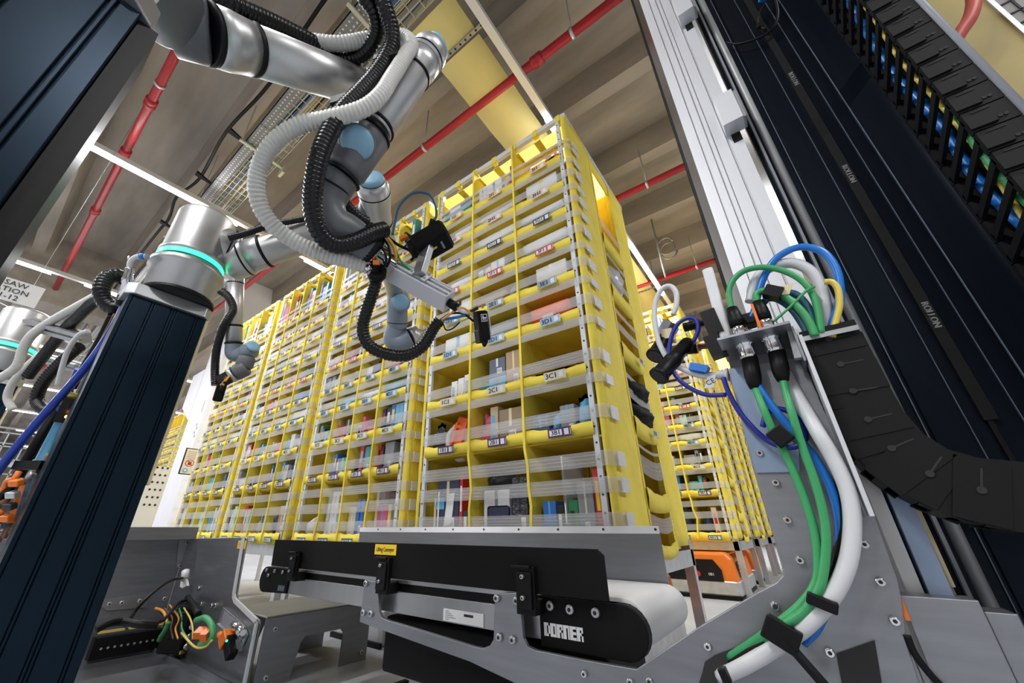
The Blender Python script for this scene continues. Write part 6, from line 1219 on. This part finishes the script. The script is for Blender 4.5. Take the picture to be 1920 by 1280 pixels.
MB().lathe(at(244, 500, 1.08), at(232, 556, 1.08), [(0, 0.008), (0.1, 0.011), (0.35, 0.011), (0.37, 0.0125), (0.55, 0.0125), (0.57, 0.0105), (0.8, 0.014), (1, 0.014)], 20).build('coupling_body', 'chrome', t); MB().tube(pp((244, 502, 1.08), (247, 490, 1.08), (258, 482, 1.08), (276, 481, 1.08)), 0.0085, 12).build('tube_elbow', 'cable_white', t); MB().cyl(at(264, 481, 1.08), at(273, 480.5, 1.08), 0.0095).build('blue_band', 'cable_blue', t); MB().cyl(at(243, 492, 1.08), at(242, 480, 1.08), 0.004).build('valve_pin', 'chrome', t)
MB().cyl(at(232, 554, 1.08), at(229, 572, 1.08), 0.0145).build('black_sleeve', 'black', t)
t = thing('profile_bar', 'grooved aluminium bar sticking out left of the middle pedestal', 'bar', at(110, 620, 1.4))
a, b_ = at(56, 606, 1.45), at(160, 634, 1.36); d = (b_-a).normalized(); n1, n2 = facing(d, (a+b_)/2, 30)
P = [(a_, b2) for a_, b2 in ((-0.018, -0.018), (0.018, -0.018), (0.018, -0.004), (0.010, -0.004), (0.010, 0.004), (0.018, 0.004), (0.018, 0.018), (0.004, 0.018), (0.004, 0.010), (-0.004, 0.010), (-0.004, 0.018), (-0.018, 0.018))]
MB().poly([a+n1*u+n2*v for u, v in P], d, (b_-a).length).build('bar_profile', 'alu', t)
t = thing('profile_bar', 'lower grey aluminium bar half hidden behind the black hoses', 'bar', at(90, 680, 1.8)); a, b_ = at(72, 668, 1.9), at(150, 690, 1.6); d = (b_-a).normalized(); n1, n2 = facing(d, (a+b_)/2, 30); MB().poly([a+n1*u+n2*v for u, v in P], d, (b_-a).length).build('bar_profile', 'alu', t)
t = thing('valve_strip', 'narrow strip of valves with small green and white parts on the pedestal side', 'valve strip', at(165, 690, 1.08))
MB().beam(at(226, 590, 1.12), at(120, 790, 1.06), 0.03, 0.016).build('strip_rail', 'black', t); MB().beam(at(205, 630, 1.08), at(140, 750, 1.04), 0.014, 0.014).build('strip_face', 'zinc', t)
for i in range(5): p0 = at(200-13*i, 638+24*i, 1.07-.006*i); MB().rbox(p0, RT, UP, FW, 0.018, 0.014, 0.012, 0.002).build('valve', ['mint', 'paper', 'zinc', 'mint', 'paper'][i], t)
t = thing('air_cylinder', 'light blue air cylinder hanging left of the middle pedestal', 'cylinder', at(105, 820, .98)); MB().lathe(at(140, 745, 1.0), at(72, 876, .95), [(0, 0.010), (0.03, 0.016), (0.12, 0.016), (0.13, 0.013), (0.9, 0.013), (0.91, 0.016), (1, 0.016)], 18).build('cylinder_body', 'sky', t); MB().lathe(at(133, 735, 1.0), at(120, 760, .99), [(0, 0.018), (1, 0.018)], 16).build('cylinder_head', 'cable_yellow', t)
t = thing('status_block', 'black block with a small glowing orange light on the pedestal side', 'block', at(132, 770, 1.0)); MB().beam(at(140, 745, .99), at(118, 790, .98), 0.035, 0.03).build('block_body', 'black_shiny', t); MB().ball(at(125, 781, .955), 0.004, 10, 6).build('status_light', 'led_orange', t)
t = thing('valve_manifold', 'orange and grey valve manifold at the lower left edge', 'valve manifold', at(40, 930, .9))
for i in range(4): MB().beam(at(78-14*i, 880+10*i, .92), at(52-14*i, 960+10*i, .88), 0.018, 0.024).build('valve_body', ['slate', 'slate', 'orange', 'slate'][i], t)
for i in range(4): MB().lathe(at(66-17*i, 892+i*12, .88), at(52-17*i, 890+i*12, .87), [(0, 0.006), (0.5, 0.006), (0.52, 0.008), (1, 0.008)], 12).build('fitting', 'zinc', t)
for i in range(5):
    u = 10*i; MB().tube(pp((36-7*i, 884+u*2.0, .87), (26-7*i, 898+u*2.0, .86), (14-6*i, 902+u*2.0, .86), (6-6*i, 920+u*2.0, .86)), 0.0058, 10).build('manifold_tube', ['orange', 'black', 'brown', 'orange', 'black'][i], t)
for i in range(3): MB().tube(pp((92-12*i, 850+14*i, .94), (70-12*i, 898+14*i, .91), (44-12*i, 950+14*i, .89), (20-12*i, 1000+8*i, .88)), 0.0045, 8).build('rust_tube', 'brown', t)
for i in range(4): MB().rbox(at(30-6*i, 905+22*i, .85), RT, UP, FW, 0.022, 0.014, 0.014, 0.003).build('elbow_block', ['orange', 'zinc', 'dark', 'orange'][i], t)
MB().beam(at(80, 872, .9), at(30, 872, .92), 0.012, 0.02).build('cross_plate', 'black', t)
# signs
t, c, ax, az, n = hang_sign((-4.0, -0.31, 2.0), 0.42, 0.165, (0, 1, 0), [('JIGSAW', 0.045, 0.047), ('STATION', 0.045, -0.003), ('11-12', 0.06, -0.053)], False, 'station_sign', 'white hanging station sign with black capitals, partly behind the nearest pedestal', [0.052, 0.052, 0.052])
q = MB(); q.poly([c+ax*u+az*v+n*0.0092 for u, v in ((-0.11, -0.055), (-0.05, -0.055), (-0.08, -0.08))], n, 0.0005); q.build('red_arrow', 'red_item', t)
MB().cyl(c+ax*0.15+az*0.08, V((c.x, c.y+0.15, ZR)), 0.002, seg=5).build('hanging_wire', 'zinc', t)
t, c, ax, az, n = hang_sign((-4.0, 0.062, 1.525), 0.125, 0.155, (0, 1, 0), [('GATE', 0, 0.045), ('11-11', 0, 0.012)], True, 'gate_sign', 'red-bordered triangular gate sign pointing down behind the black hose', [0.030, 0.026])
q = MB(); q.poly([c+ax*u+az*v+n*0.0092 for u, v in ((-0.006, -0.008), (0.006, -0.008), (0.006, -0.022), (0.013, -0.022), (0, -0.036), (-0.013, -0.022), (-0.006, -0.022))], n, 0.0005); q.build('red_arrow', 'red_item', t)
t = thing('wire_rack', 'grey wire rack far behind the blue tubes at the left edge', 'rack', (-4.6, 0, 0)); q = MB()
for i in range(14): q.box((-4.6, -0.7+i*0.1, 0.0), (-4.592, -0.692+i*0.1, 1.15))
for i in range(12): q.box((-4.6, -0.7, 0.1+i*0.095), (-4.592, 0.6, 0.108+i*0.095))
q.build('wire_grid', 'zinc', t)
q = MB(); q.box((-5.0, -0.7, 0.5), (-4.6, 0.6, 0.52)); q.box((-5.0, -0.7, 0.95), (-4.6, 0.6, 0.97)); q.build('rack_shelf', 'zinc', t)
EXPOSURE = 0.9
# ------------------------------------------------------------------ light and picture settings
w = bpy.data.worlds.new('world'); scene.world = w; w.use_nodes = True
w.node_tree.nodes['Background'].inputs['Color'].default_value = (0.8, 0.85, 1.0, 1); w.node_tree.nodes['Background'].inputs['Strength'].default_value = 0.05
scene.view_settings.view_transform = 'Standard'; scene.view_settings.look = 'None'; scene.view_settings.gamma = 1.0; scene.view_settings.use_curve_mapping = False
scene.view_settings.exposure = EXPOSURE
scene.cycles.use_denoising = True; scene.cycles.max_bounces = 8; scene.cycles.transparent_max_bounces = 14
scene.cycles.diffuse_bounces = 4; scene.cycles.glossy_bounces = 3; scene.cycles.caustics_reflective = False; scene.cycles.caustics_refractive = False; scene.cycles.sample_clamp_indirect = 6.0
